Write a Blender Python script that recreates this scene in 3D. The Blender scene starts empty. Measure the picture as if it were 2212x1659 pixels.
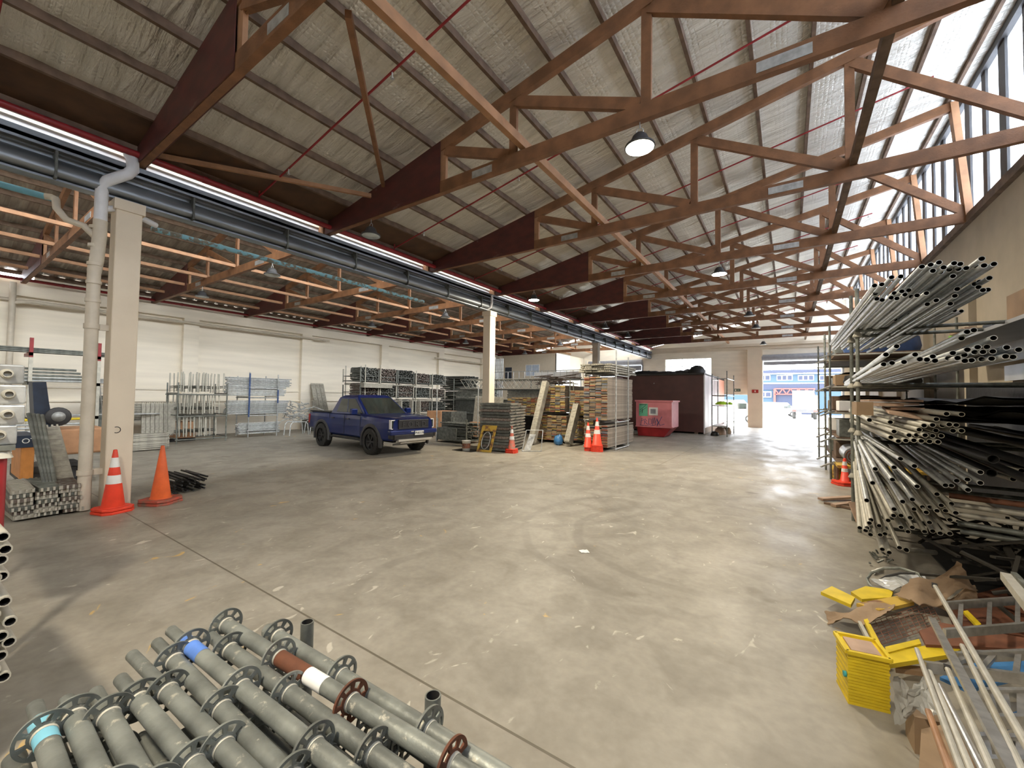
import bpy, math, random
from mathutils import Vector, Matrix, Quaternion
random.seed(7)
R_ = random.uniform
S = bpy.context.scene
COL = S.collection

# ------------------------------------------------------------------ camera
CX, CY, F = 1106.0, 829.5, 883.0
H = 1.95
def _v(x, y):
    return Vector((x-CX, -(y-CY), -F)).normalized()
_Y = _v(1703, 865); _X = -_v(-200, 838); _X = (_X-_Y*_X.dot(_Y)).normalized(); _Z = _X.cross(_Y)
ROT = Matrix((_X, _Y, _Z))
EYE = Vector((0, 0, H))
cam = bpy.data.objects.new('camera', bpy.data.cameras.new('camera')); COL.objects.link(cam)
cam.matrix_world = Matrix.Translation(EYE) @ ROT.to_4x4()
cam.data.sensor_width = 36; cam.data.lens = F/2212*36; cam.data.clip_end = 400; cam.data.clip_start = .02
S.camera = cam
def P(u, v, x=None, y=None, z=None):
    """the point of the place seen at (u, v) of the photograph that lies at the given x, y or z"""
    d = ROT @ Vector((u-CX, -(v-CY), -F))
    t = x/d.x if x is not None else (y/d.y if y is not None else (z-H)/d.z)
    return EYE + d*t

# ------------------------------------------------------------------ world, sun, exposure
w = bpy.data.worlds.new('sky'); S.world = w; w.use_nodes = True
bg = w.node_tree.nodes['Background']; bg.inputs[0].default_value = (.90, .94, 1, 1); bg.inputs[1].default_value = 17
sun = bpy.data.objects.new('sun', bpy.data.lights.new('sun', 'SUN')); COL.objects.link(sun)
sun.data.energy = 6; sun.data.angle = .01; sun.data.color = (1, .95, .88)
sun.rotation_euler = Vector((.28, -.7, -1.0)).to_track_quat('-Z', 'Y').to_euler()
S.view_settings.view_transform = 'Standard'; S.view_settings.look = 'None'
S.view_settings.gamma = 1; S.view_settings.exposure = 0.12; S.view_settings.use_curve_mapping = False
LAMP_W = 160
def portal(name, loc, rot, sx, sy):
    l = bpy.data.lights.new(name, 'AREA'); l.shape = 'RECTANGLE'; l.size = sx; l.size_y = sy; l.cycles.is_portal = True
    o = bpy.data.objects.new(name, l); COL.objects.link(o); o.location = loc; o.rotation_euler = rot
BACK = -8.6; FAR = 34.2; XR = 3.3; XV = -9.47; XL = -22.2
hp = math.pi/2
portal('portal_glazing_right', (XR+.15, 12.8, 7.3), (0, hp, 0), 2.4, 43)
portal('portal_glazing_left', (XV-.1, 12.8, 7.3), (0, hp, 0), 2.4, 43)
portal('portal_door', (.6, FAR+.5, 2.2), (-hp, 0, 0), 4.4, 4.4)

# ------------------------------------------------------------------ materials
M = {}
def mat(name, col, rough=.6, metal=0, var=.25, scale=6, col2=None, bump=0, bscale=40, stretch=None, spec=.5, coat=0, mix=(.35, .65), rnd=0, speck=None):
    m = bpy.data.materials.new(name); m.use_nodes = True; nt = m.node_tree; b = nt.nodes['Principled BSDF']
    b.inputs['Roughness'].default_value = rough; b.inputs['Metallic'].default_value = metal
    b.inputs['Specular IOR Level'].default_value = spec; b.inputs['Coat Weight'].default_value = coat
    L = nt.links.new
    tc = nt.nodes.new('ShaderNodeTexCoord'); mp = nt.nodes.new('ShaderNodeMapping')
    L(tc.outputs['Object'], mp.inputs['Vector'])
    if stretch: mp.inputs['Scale'].default_value = stretch
    n = nt.nodes.new('ShaderNodeTexNoise'); n.inputs['Scale'].default_value = scale; n.inputs['Detail'].default_value = 6
    L(mp.outputs[0], n.inputs['Vector'])
    r = nt.nodes.new('ShaderNodeValToRGB'); L(n.outputs['Fac'], r.inputs[0])
    c2 = col2 or tuple(c*(1-var) for c in col)
    r.color_ramp.elements[0].position = mix[0]; r.color_ramp.elements[1].position = mix[1]
    r.color_ramp.elements[0].color = (*c2, 1); r.color_ramp.elements[1].color = (*col, 1)
    out = r.outputs[0]
    if speck:
        c3, sc, lo, hi = speck
        n3 = nt.nodes.new('ShaderNodeTexNoise'); n3.inputs['Scale'].default_value = sc; n3.inputs['Detail'].default_value = 8; n3.inputs['Roughness'].default_value = .7; L(mp.outputs[0], n3.inputs['Vector'])
        r3 = nt.nodes.new('ShaderNodeValToRGB'); L(n3.outputs['Fac'], r3.inputs[0]); r3.color_ramp.elements[0].position = lo; r3.color_ramp.elements[1].position = hi
        x3 = nt.nodes.new('ShaderNodeMixRGB'); L(r3.outputs[0], x3.inputs[0]); L(out, x3.inputs[1]); x3.inputs[2].default_value = (*c3, 1); out = x3.outputs[0]
    if rnd:
        oi = nt.nodes.new('ShaderNodeObjectInfo'); hs = nt.nodes.new('ShaderNodeHueSaturation')
        mr = nt.nodes.new('ShaderNodeMapRange'); L(oi.outputs['Random'], mr.inputs[0])
        mr.inputs['To Min'].default_value = 1-rnd; mr.inputs['To Max'].default_value = 1+rnd
        L(mr.outputs[0], hs.inputs['Value']); L(out, hs.inputs['Color']); out = hs.outputs[0]
    L(out, b.inputs['Base Color'])
    if bump:
        n2 = nt.nodes.new('ShaderNodeTexNoise'); n2.inputs['Scale'].default_value = bscale; n2.inputs['Detail'].default_value = 4
        L(mp.outputs[0], n2.inputs['Vector'])
        bp = nt.nodes.new('ShaderNodeBump'); bp.inputs['Strength'].default_value = bump; bp.inputs['Distance'].default_value = .02
        L(n2.outputs['Fac'], bp.inputs['Height']); L(bp.outputs[0], b.inputs['Normal'])
    M[name] = m
    return m
def emat(name, col, st):
    m = bpy.data.materials.new(name); m.use_nodes = True; nt = m.node_tree; nt.nodes.clear()
    e = nt.nodes.new('ShaderNodeEmission'); o = nt.nodes.new('ShaderNodeOutputMaterial')
    e.inputs[0].default_value = (*col, 1); e.inputs[1].default_value = st
    nt.links.new(e.outputs[0], o.inputs[0]); M[name] = m; return m

mat('wood', (.25, .115, .05), .65, var=.35, scale=4, stretch=(1, 1, 1), bump=.2)
mat('eave', (.10, .05, .022), .7, var=.4, scale=3)
mat('wood_light', (.42, .22, .11), .6, var=.3, scale=4)
mat('wood_old', (.19, .125, .085), .8, var=.45, scale=5)
mat('plate_red', (.105, .026, .019), .55, var=.3, scale=3, col2=(.065, .02, .016), stretch=(1, 1, 2.2), speck=((.20, .165, .15), .7, .60, .70))
mat('cream', (.72, .63, .50), .75, var=.1, scale=1.2, bump=.08)
mat('block', (.95, .88, .75), .85, var=.1, scale=1.0, stretch=(1, .3, 4), bump=.1)
mat('conc', (.52, .46, .38), .85, var=.18, scale=3, bump=.1)
mat('pvc', (.62, .56, .46), .5, var=.12)
mat('pvc_white', (.72, .73, .76), .45, var=.08)
mat('red_pipe', (.30, .018, .022), .45, var=.3)
mat('blue_paint', (.22, .47, .58), .5, col2=(.18, .17, .14), mix=(.46, .52), scale=9)
mat('blue_clean', (.18, .45, .58), .5, var=.15)
mat('galv_duct', (.36, .39, .42), .42, .7, var=.45, scale=2.5, stretch=(1, .25, 1))
mat('galv', (.60, .62, .62), .38, .5, var=.35, scale=10, rnd=.15)
mat('galv_dull', (.235, .25, .225), .5, .3, var=.5, scale=9, rnd=.2, bump=.1)
mat('grime', (.235, .25, .23), .45, .35, var=.45, scale=8, rnd=.18, bump=.12, speck=((.46, .44, .37), 22, .60, .68))
mat('grime_dark', (.15, .16, .145), .5, .3, var=.5, scale=10, rnd=.25, speck=((.36, .33, .27), 20, .62, .70))
mat('galv_dark', (.17, .18, .165), .6, .35, var=.5, scale=12, rnd=.3)
mat('galv_mix', (.26, .25, .225), .6, .3, col2=(.13, .08, .065), scale=16, rnd=.2)
mat('galv_pale', (.52, .50, .43), .55, .25, var=.2, scale=10, rnd=.1)
mat('alloy', (.62, .61, .58), .35, .8, var=.25, scale=20, rnd=.1)
mat('deck', (.42, .40, .34), .7, .2, var=.3, scale=12, bump=.1, rnd=.12)
mat('pale_sheet', (.52, .55, .60), .4, .1, var=.2, scale=2)
mat('cream_shaded', (.45, .39, .30), .8, var=.15, scale=1.5)  # cream darkened for the backlit right wall: its shade is put into the colour
mat('steel_blue', (.05, .10, .26), .5, .2)
mat('bore', (.012, .01, .009), .9)
mat('ply', (.32, .20, .11), .7, var=.3, scale=3)
mat('card', (.36, .25, .155), .85, var=.25, scale=4, bump=.15)
mat('plank', (.33, .275, .22), .85, var=.3, scale=3, stretch=(9, 1, 9), rnd=.22)
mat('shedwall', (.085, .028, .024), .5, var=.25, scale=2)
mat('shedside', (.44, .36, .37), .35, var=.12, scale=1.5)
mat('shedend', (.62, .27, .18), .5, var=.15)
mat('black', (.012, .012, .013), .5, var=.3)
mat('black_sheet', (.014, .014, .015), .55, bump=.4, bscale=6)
mat('rubber', (.028, .027, .025), .85, var=.3, scale=20)
mat('truck_blue', (.003, .017, .13), .28, .35, var=.12, scale=2, coat=.6)
mat('glass_dark', (.03, .04, .035), .08, 0, var=.3, scale=1.5, col2=(.015, .018, .017), spec=.7)
mat('trim_black', (.018, .018, .02), .5)
mat('trim_grey', (.05, .05, .053), .5)
mat('chrome', (.75, .74, .70), .25, .6, var=.1)
mat('plate_w', (.75, .75, .72), .4, var=.05)
mat('ink', (.02, .02, .03), .6)
mat('cone_red', (.80, .055, .022), .5, var=.18, scale=7)
mat('cone_orange', (.75, .13, .03), .55, var=.2, scale=7)
mat('cone_dirty', (.48, .07, .04), .65, col2=(.16, .11, .08), scale=9)
mat('cone_white', (.80, .80, .78), .4, var=.08)
mat('yellow', (.75, .55, .02), .5, var=.2, scale=8)
mat('yellow_dirty', (.55, .36, .05), .6, col2=(.20, .09, .04), mix=(.38, .5), scale=6)
mat('orange', (.62, .25, .06), .5, var=.2)
mat('orange_ply', (.55, .30, .16), .7, var=.2)
mat('skip_pink', (.62, .20, .22), .5, var=.15, scale=3)
mat('skip_red', (.35, .02, .025), .5, var=.3, scale=3)
mat('sign_green', (.12, .42, .26), .5, var=.1)
mat('paper', (.78, .78, .74), .7, var=.05)
mat('office', (.62, .555, .45), .8, var=.06)
mat('white_panel', (.80, .80, .80), .6, var=.05)
mat('navy', (.022, .035, .065), .5, var=.3)
mat('plastic', (.52, .53, .52), .3, var=.3, scale=3, bump=.5, bscale=8)
mat('tarp_blue', (.06, .22, .50), .45, var=.3, bump=.4, bscale=9)
mat('rust', (.16, .055, .025), .8, var=.5, scale=9)
mat('rusty_sheet', (.22, .085, .045), .7, var=.35)
mat('yard', (.55, .54, .50), .9, var=.15, scale=1)
mat('bld_blue', (.016, .042, .072), .7, var=.08)
mat('bld_navy', (.010, .016, .040), .7, var=.1)
mat('white_paint', (.85, .85, .85), .35, var=.03)
mat('red_steel', (.42, .03, .02), .5)
mat('roller', (.33, .35, .40), .4, .4, var=.15)
mat('teal', (.05, .40, .42), .5)
mat('lime', (.25, .62, .06), .4)
mat('hivis', (.45, .75, .03), .6)
mat('exit_green', (.02, .10, .05), .5)
mat('grey_sheet', (.34, .36, .39), .35, .2, var=.2, scale=2)
mat('pinkish', (.48, .33, .24), .7)
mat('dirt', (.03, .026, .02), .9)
mat('tint', (.5, .6, .75), .12, var=.15)
mat('roof_left', (.42, .37, .31), .6, .25, var=.3, scale=3, stretch=(.6, 6, 1))
emat('lamp_on', (1, .93, .74), 60)
mat('lamp_off', (.55, .60, .60), .2)

def end_paint():
    m = bpy.data.materials.new('end_paint'); m.use_nodes = True; nt = m.node_tree; b = nt.nodes['Principled BSDF']
    oi = nt.nodes.new('ShaderNodeObjectInfo'); r = nt.nodes.new('ShaderNodeValToRGB'); r.color_ramp.interpolation = 'CONSTANT'
    cols = [(.40, .30, .19), (.38, .13, .08), (.32, .27, .20), (.50, .38, .22), (.15, .15, .16), (.45, .21, .13), (.36, .32, .26), (.20, .22, .26), (.42, .34, .17), (.26, .19, .13)]
    e = r.color_ramp.elements; e[0].color = (*cols[0], 1); e[1].position = .1; e[1].color = (*cols[1], 1)
    for i, c in enumerate(cols[2:]): q = e.new((i+2)/10); q.color = (*c, 1)
    nt.links.new(oi.outputs['Random'], r.inputs[0])
    tc = nt.nodes.new('ShaderNodeTexCoord'); n = nt.nodes.new('ShaderNodeTexNoise'); n.inputs['Scale'].default_value = 25
    nt.links.new(tc.outputs['Object'], n.inputs['Vector'])
    mx = nt.nodes.new('ShaderNodeMixRGB'); mx.blend_type = 'MULTIPLY'; mx.inputs[0].default_value = .6
    nt.links.new(r.outputs[0], mx.inputs[1]); nt.links.new(n.outputs['Fac'], mx.inputs[2]); nt.links.new(mx.outputs[0], b.inputs['Base Color'])
    b.inputs['Roughness'].default_value = .8; M['end_paint'] = m
end_paint()
def stack_paint():
    # ends of many planks: a colour for every cell of a 0.24 x 0.05 grid
    m = bpy.data.materials.new('stack_paint'); m.use_nodes = True; M['stack_paint'] = m
stack_paint()

def floor_mat():
    m = bpy.data.materials.new('floor'); m.use_nodes = True; nt = m.node_tree; b = nt.nodes['Principled BSDF']; L = nt.links.new
    N = nt.nodes.new
    tc0 = N('ShaderNodeNewGeometry')
    class TC: outputs = {'Object': tc0.outputs['Position']}
    tc = TC
    def noise(scale, detail=5, stretch=None, dist=0):
        mp = N('ShaderNodeMapping'); L(tc.outputs['Object'], mp.inputs[0])
        if stretch: mp.inputs['Scale'].default_value = stretch
        n = N('ShaderNodeTexNoise'); n.inputs['Scale'].default_value = scale; n.inputs['Detail'].default_value = detail; n.inputs['Distortion'].default_value = dist
        L(mp.outputs[0], n.inputs['Vector']); return n.outputs['Fac']
    def ramp(fac, a, bb, ca, cb):
        r = N('ShaderNodeValToRGB'); L(fac, r.inputs[0]); r.color_ramp.elements[0].position = a; r.color_ramp.elements[1].position = bb
        r.color_ramp.elements[0].color = (*ca, 1); r.color_ramp.elements[1].color = (*cb, 1); return r.outputs[0]
    def mul(a, bq, f=1, mode='MULTIPLY'):
        x = N('ShaderNodeMixRGB'); x.blend_type = mode
        if isinstance(f, float) or isinstance(f, int): x.inputs[0].default_value = f
        else: L(f, x.inputs[0])
        L(a, x.inputs[1]); L(bq, x.inputs[2]); return x.outputs[0]
    def math_(op, a, b_=None):
        x = N('ShaderNodeMath'); x.operation = op
        for i, q in enumerate((a, b_)):
            if q is None: continue
            if isinstance(q, (int, float)): x.inputs[i].default_value = q
            else: L(q, x.inputs[i])
        return x.outputs[0]
    base = ramp(noise(.35, 6, None, .4), .3, .7, (.285, .262, .22), (.365, .34, .29))
    base = mul(base, ramp(noise(2.2, 8, None, .8), .35, .62, (.80, .79, .77), (1.03, 1.03, 1.02)))
    base = mul(base, ramp(noise(14, 6), .3, .7, (.9, .9, .9), (1.05, 1.05, 1.05)))
    sx = N('ShaderNodeSeparateXYZ'); L(tc.outputs['Object'], sx.inputs[0]); X, Y = sx.outputs[0], sx.outputs[1]
    # tyre arcs
    wob = noise(1.3, 3)
    for (cx, cy, r0, wd, k) in [(-1.0, 6.2, 1.7, .045, .34), (-1.3, 6.3, 2.25, .04, .30), (-4.6, 7.6, 2.6, .05, .30), (-2.6, 3.2, 1.2, .05, .28), (.5, 10, 4.3, .05, .22), (-8, 10, 5.4, .09, .2), (-8.3, 9.6, 6.2, .07, .2), (-3.2, 12, 3.6, .08, .2)]:
        d = math_('SQRT', math_('ADD', math_('POWER', math_('SUBTRACT', X, cx), 2), math_('POWER', math_('SUBTRACT', Y, cy), 2)))
        d = math_('ABSOLUTE', math_('SUBTRACT', math_('ADD', d, math_('MULTIPLY', wob, .18)), r0+.09))
        mr = N('ShaderNodeMapRange'); L(d, mr.inputs[0]); mr.inputs[1].default_value = wd; mr.inputs[2].default_value = wd*1.9; mr.inputs[3].default_value = k; mr.inputs[4].default_value = 0
        gate = ramp(noise(.55, 3, None, 0), .42, .55, (0, 0, 0), (1, 1, 1))
        f = math_('MULTIPLY', mr.outputs[0], gate)
        dk = N('ShaderNodeRGB'); dk.outputs[0].default_value = (.16, .145, .12, 1)
        base = mul(base, dk.outputs[0], f, 'MIX')
    # dark oily spots and yellow / pale paint marks
    base = mul(base, ramp(noise(1.1, 2, (1, 1.6, 1)), .24, .30, (.68, .66, .63), (1, 1, 1)))
    yl = N('ShaderNodeRGB'); yl.outputs[0].default_value = (.62, .40, .12, 1)
    base = mul(base, yl.outputs[0], ramp(noise(2.6, 7, (1, 1, 1), 1.2), .70, .735, (0, 0, 0), (.7, .7, .7)), 'MIX')
    wh = N('ShaderNodeRGB'); wh.outputs[0].default_value = (.66, .62, .53, 1)
    base = mul(base, wh.outputs[0], ramp(noise(3.1, 7, (1.4, .8, 1), 2), .66, .72, (0, 0, 0), (.6, .6, .6)), 'MIX')
    # saw-cut joints
    for ax, v in ((Y, 2.03), (Y, 12.4), (Y, 22.9), (X, -3.15), (Y, -3.2)):
        d = math_('ABSOLUTE', math_('SUBTRACT', ax, v)); lt = math_('LESS_THAN', d, .009)
        if ax is X: lt = math_('MULTIPLY', lt, math_('GREATER_THAN', Y, 12.4))
        dk = N('ShaderNodeRGB'); dk.outputs[0].default_value = (.10, .085, .06, 1)
        base = mul(base, dk.outputs[0], math_('MULTIPLY', lt, .8), 'MIX')
    L(base, b.inputs['Base Color'])
    rr = N('ShaderNodeMapRange'); L(noise(1.6, 6, (1, .5, 1)), rr.inputs[0]); rr.inputs[1].default_value = .3; rr.inputs[2].default_value = .7; rr.inputs[3].default_value = .36; rr.inputs[4].default_value = .62; b.inputs['Specular IOR Level'].default_value = .35
    L(rr.outputs[0], b.inputs['Roughness'])
    bp = N('ShaderNodeBump'); bp.inputs['Strength'].default_value = .18; bp.inputs['Distance'].default_value = .01
    L(noise(9, 6, None), bp.inputs['Height']); L(bp.outputs[0], b.inputs['Normal'])
    M['floor'] = m
floor_mat()
def foil_mat():
    # netted insulation foil: wrinkles run down the slope, chicken wire shows as a fine hexagonal relief
    m = bpy.data.materials.new('foil'); m.use_nodes = True; nt = m.node_tree; b = nt.nodes['Principled BSDF']; L = nt.links.new; N = nt.nodes.new
    tc = N('ShaderNodeTexCoord'); mp = N('ShaderNodeMapping'); mp.inputs['Scale'].default_value = (.5, 4.5, 1); L(tc.outputs['Object'], mp.inputs[0])
    n = N('ShaderNodeTexNoise'); n.inputs['Scale'].default_value = 1.6; n.inputs['Detail'].default_value = 6; n.inputs['Distortion'].default_value = .5; L(mp.outputs[0], n.inputs['Vector'])
    vo = N('ShaderNodeTexVoronoi'); vo.inputs['Scale'].default_value = 13; vo.feature = 'DISTANCE_TO_EDGE'; vo.inputs['Randomness'].default_value = .25; L(tc.outputs['Object'], vo.inputs['Vector'])
    r = N('ShaderNodeValToRGB'); L(n.outputs['Fac'], r.inputs[0]); r.color_ramp.elements[0].position = .3; r.color_ramp.elements[1].position = .7
    r.color_ramp.elements[0].color = (.58, .56, .50, 1); r.color_ramp.elements[1].color = (.76, .74, .68, 1); L(r.outputs[0], b.inputs['Base Color'])
    b.inputs['Metallic'].default_value = .35; b.inputs['Roughness'].default_value = .42
    b1 = N('ShaderNodeBump'); b1.inputs['Strength'].default_value = .7; b1.inputs['Distance'].default_value = .15; L(n.outputs['Fac'], b1.inputs['Height'])
    b2 = N('ShaderNodeBump'); b2.inputs['Strength'].default_value = .9; b2.inputs['Distance'].default_value = .02; L(vo.outputs['Distance'], b2.inputs['Height']); L(b1.outputs[0], b2.inputs['Normal'])
    L(b2.outputs[0], b.inputs['Normal']); M['foil'] = m
foil_mat()
def glaze_mat(name, tr, col):
    m = bpy.data.materials.new(name); m.use_nodes = True; nt = m.node_tree; nt.nodes.clear(); N = nt.nodes.new; L = nt.links.new
    a = N('ShaderNodeBsdfTransparent'); t = N('ShaderNodeBsdfTranslucent'); x = N('ShaderNodeMixShader'); o = N('ShaderNodeOutputMaterial')
    n = N('ShaderNodeTexNoise'); n.inputs['Scale'].default_value = 3; rr = N('ShaderNodeValToRGB'); L(n.outputs['Fac'], rr.inputs[0])
    rr.color_ramp.elements[0].color = (*[c*.85 for c in col], 1); rr.color_ramp.elements[1].color = (*col, 1); L(rr.outputs[0], t.inputs[0])
    a.inputs[0].default_value = (*col, 1); x.inputs[0].default_value = 1-tr
    L(a.outputs[0], x.inputs[1]); L(t.outputs[0], x.inputs[2]); L(x.outputs[0], o.inputs[0]); M[name] = m
glaze_mat('glazing', .60, (.66, .68, .71))
glaze_mat('glazing_left', .88, (.97, .96, .93))
glaze_mat('film', .35, (.9, .92, .95))

# ------------------------------------------------------------------ mesh helpers
ORG = {}
def frame_of(d, up=None):
    d = d.normalized(); up = up or (Vector((0, 0, 1)) if abs(d.z) < .95 else Vector((1, 0, 0)))
    s = d.cross(up).normalized(); return s, s.cross(d).normalized()
class MB:
    def __init__(s): s.v = []; s.f = []; s.m = []; s.sm = []
    def add(s, vs, fs, mi=0, smooth=False):
        o = len(s.v); s.v += [Vector(q) for q in vs]
        for f in fs: s.f.append([i+o for i in f]); s.m.append(mi); s.sm.append(smooth)
        return s
    def box(s, x0, x1, y0, y1, z0, z1, mi=0):
        return s.add([(x0, y0, z0), (x1, y0, z0), (x1, y1, z0), (x0, y1, z0), (x0, y0, z1), (x1, y0, z1), (x1, y1, z1), (x0, y1, z1)],
                     [(0, 3, 2, 1), (4, 5, 6, 7), (0, 1, 5, 4), (1, 2, 6, 5), (2, 3, 7, 6), (3, 0, 4, 7)], mi)
    def bar(s, a, b, w, h, up=None, mi=0):
        a, b = Vector(a), Vector(b); sd, u = frame_of(b-a, up and Vector(up)); sd = sd*w/2; u = u*h/2
        vs = [p+q for p in (a, b) for q in (-sd-u, sd-u, sd+u, -sd+u)]
        return s.add(vs, [(0, 1, 2, 3), (7, 6, 5, 4), (0, 4, 5, 1), (1, 5, 6, 2), (2, 6, 7, 3), (3, 7, 4, 0)], mi)
    def tube(s, a, b, r, n=10, r2=None, wall=0, mi=0, mb=None, cap=True):
        a, b = Vector(a), Vector(b); sd, u = frame_of(b-a); r2 = r if r2 is None else r2
        def ring(c, q): return [c+(sd*math.cos(2*math.pi*i/n)+u*math.sin(2*math.pi*i/n))*q for i in range(n)]
        vs = ring(a, r)+ring(b, r2); fs = [(i, (i+1) % n, n+(i+1) % n, n+i) for i in range(n)]
        s.add(vs, fs, mi, True)
        if wall:
            d = (b-a).normalized(); dep = min(.16, (b-a).length*.4)
            for c, q, sg in ((a, r, 1), (b, r2, -1)):
                o = ring(c, q); i1 = ring(c, q-wall); i2 = ring(c+d*dep*sg, q-wall)
                s.add(o+i1, [(i, (i+1) % n, n+(i+1) % n, n+i) if sg < 0 else (i, n+i, n+(i+1) % n, (i+1) % n) for i in range(n)], mi)
                s.add(i1+i2, [(i, (i+1) % n, n+(i+1) % n, n+i) for i in range(n)], mb if mb is not None else mi, True)
                s.add(i2, [tuple(range(n))], mb if mb is not None else mi)
        elif cap:
            s.add(ring(a, r), [tuple(reversed(range(n)))], mi); s.add(ring(b, r2), [tuple(range(n))], mi)
        return s
    def path(s, pts, r, n=8, mi=0, closed=False):
        pts = [Vector(p) for p in pts]; m_ = len(pts); rings = []; prev = None
        for i, p in enumerate(pts):
            a = pts[(i-1) % m_] if (i or closed) else p; b = pts[(i+1) % m_] if (i < m_-1 or closed) else p
            d = (b-a).normalized()
            if prev is None: sd, u = frame_of(d)
            else: sd = (prev-d*prev.dot(d)).normalized(); u = sd.cross(d)
            prev = sd
            rings.append([p+(sd*math.cos(2*math.pi*k/n)+u*math.sin(2*math.pi*k/n))*r for k in range(n)])
        vs = [v for q in rings for v in q]; fs = []
        for i in range(m_ if closed else m_-1):
            j = (i+1) % m_
            fs += [(i*n+k, i*n+(k+1) % n, j*n+(k+1) % n, j*n+k) for k in range(n)]
        s.add(vs, fs, mi, True)
        if not closed: s.add(rings[0], [tuple(reversed(range(n)))], mi); s.add(rings[-1], [tuple(range(n))], mi)
        return s
    def prism(s, poly, axis, a, b, mi=0):
        # poly of 2D points in the two other axes (cyclic order), extruded along axis 0/1/2 from a to b
        def mk(p, t): return (t, p[0], p[1]) if axis == 0 else ((p[0], t, p[1]) if axis == 1 else (p[0], p[1], t))
        n = len(poly); vs = [mk(p, a) for p in poly]+[mk(p, b) for p in poly]
        return s.add(vs, [tuple(range(n)), tuple(range(2*n-1, n-1, -1))]+[(i, n+i, n+(i+1) % n, (i+1) % n) for i in range(n)], mi)
    def lathe(s, prof, c=(0, 0, 0), n=16, axis='z', mi=0, smooth=True):
        c = Vector(c); vs = []; k = len(prof)
        for i in range(n):
            t = 2*math.pi*i/n; cs, sn = math.cos(t), math.sin(t)
            for r, z in prof:
                q = (r*cs, r*sn, z) if axis == 'z' else ((z, r*cs, r*sn) if axis == 'x' else (r*cs, z, r*sn))
                vs.append(c+Vector(q))
        fs = [(i*k+j, ((i+1) % n)*k+j, ((i+1) % n)*k+j+1, i*k+j+1) for i in range(n) for j in range(k-1)]
        return s.add(vs, fs, mi, smooth)
    def loft(s, rings, mi=0, smooth=False, cap=True):
        n = len(rings[0]); vs = [v for q in rings for v in q]
        fs = [(i*n+k, i*n+(k+1) % n, (i+1)*n+(k+1) % n, (i+1)*n+k) for i in range(len(rings)-1) for k in range(n)]
        s.add(vs, fs, mi, smooth)
        if cap: s.add(rings[0], [tuple(reversed(range(n)))], mi); s.add(rings[-1], [tuple(range(n))], mi)
        return s
    def xf(s, mx):
        s.v = [mx @ v for v in s.v]; return s
    def mesh(s, name, mats, org):
        me = bpy.data.meshes.new(name); me.from_pydata([v-org for v in s.v], [], s.f)
        for q in (mats if isinstance(mats, (list, tuple)) else [mats]): me.materials.append(M[q])
        me.polygons.foreach_set('material_index', s.m); me.polygons.foreach_set('use_smooth', s.sm); me.update()
        import bmesh
        bm = bmesh.new(); bm.from_mesh(me); bmesh.ops.recalc_face_normals(bm, faces=bm.faces[:]); bm.to_mesh(me); bm.free()
        return me
    def build(s, name, mats, parent=None, label=None, cat=None, group=None, kind=None, bevel=0):
        if parent is not None: org = ORG[parent.name]
        else:
            xs = [v.x for v in s.v]; ys = [v.y for v in s.v]; org = Vector(((min(xs)+max(xs))/2, (min(ys)+max(ys))/2, min(v.z for v in s.v)))
        o = bpy.data.objects.new(name, s.mesh(name, mats, org)); COL.objects.link(o)
        if parent is not None: o.parent = parent
        else: o.location = org
        ORG[o.name] = org
        if bevel:
            bv = o.modifiers.new('b', 'BEVEL'); bv.width = bevel; bv.segments = 2; bv.limit_method = 'ANGLE'; bv.angle_limit = .6
        tag(o, label, cat, group, kind); return o
def tag(o, label=None, cat=None, group=None, kind=None):
    for k, q in (('label', label), ('category', cat), ('group', group), ('kind', kind)):
        if q: o[k] = q
    return o
def thing(name, label, cat, loc=(0, 0, 0), group=None, kind=None):
    o = bpy.data.objects.new(name, None); COL.objects.link(o); o.location = loc; o.empty_display_size = .1
    ORG[o.name] = Vector(loc); return tag(o, label, cat, group, kind)
def kids(o): return [c for c in CH.get(o.name, [])]
CH = {}
def dup(o, loc=None, rot=None, parent=None, label=None, group=None):
    c = o.copy(); COL.objects.link(c)
    if parent is not None: c.parent = parent
    if loc is not None: c.location = loc
    if rot is not None:
        if isinstance(rot, Quaternion): c.rotation_mode = 'QUATERNION'; c.rotation_quaternion = rot
        else: c.rotation_euler = rot
    if label: c['label'] = label
    if group: c['group'] = group
    for ch in [q for q in COL.objects if q.parent == o]: dup(ch, parent=c)
    return c
def struct(name, mb, m, **k): return mb.build(name, m, kind='structure', **k)

# ------------------------------------------------------------------ setting
def zt(X): return 6.88+.2*(X+5.6)          # top of the trusses' top chord in the main bay
DX, DZ = -12.73, -.2                       # the left bay repeats the main bay
struct('floor', MB().box(XL, XR, BACK, FAR, -.2, 0), 'floor')
# roof planes with drapes of foil between purlins
def roof(x0, x1, dz, y0, y1, off):
    mb = MB(); nx, ny = 56, 150; vs = []
    for i in range(nx+1):
        for j in range(ny+1):
            x = x0+(x1-x0)*i/nx; y = y0+(y1-y0)*j/ny
            ph = (x-off-x0)/.9; sag = .035*math.sin(math.pi*(ph % 1))
            vs.append((x, y, zt(x-(DX if dz else 0))+(DZ if dz else 0)+.13-sag+.012*math.sin(y*9+x*3)))
    fs = [(i*(ny+1)+j, (i+1)*(ny+1)+j, (i+1)*(ny+1)+j+1, i*(ny+1)+j+1) for i in range(nx) for j in range(ny)]
    mb.add(vs, fs, 0, True)
    # outer sheet
    def z(x): return zt(x-(DX if dz else 0))+(DZ if dz else 0)+.22
    mb.add([(x0-.02, y0, z(x0-.02)), (x1+.25, y0, z(x1+.25)), (x1+.25, y1, z(x1+.25)), (x0-.02, y1, z(x0-.02))], [(0, 1, 2, 3)], 1)
    return mb
struct('ceiling', roof(XV, XR+.02, 0, BACK, FAR, 0), ['foil', 'galv_dark'])
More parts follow.
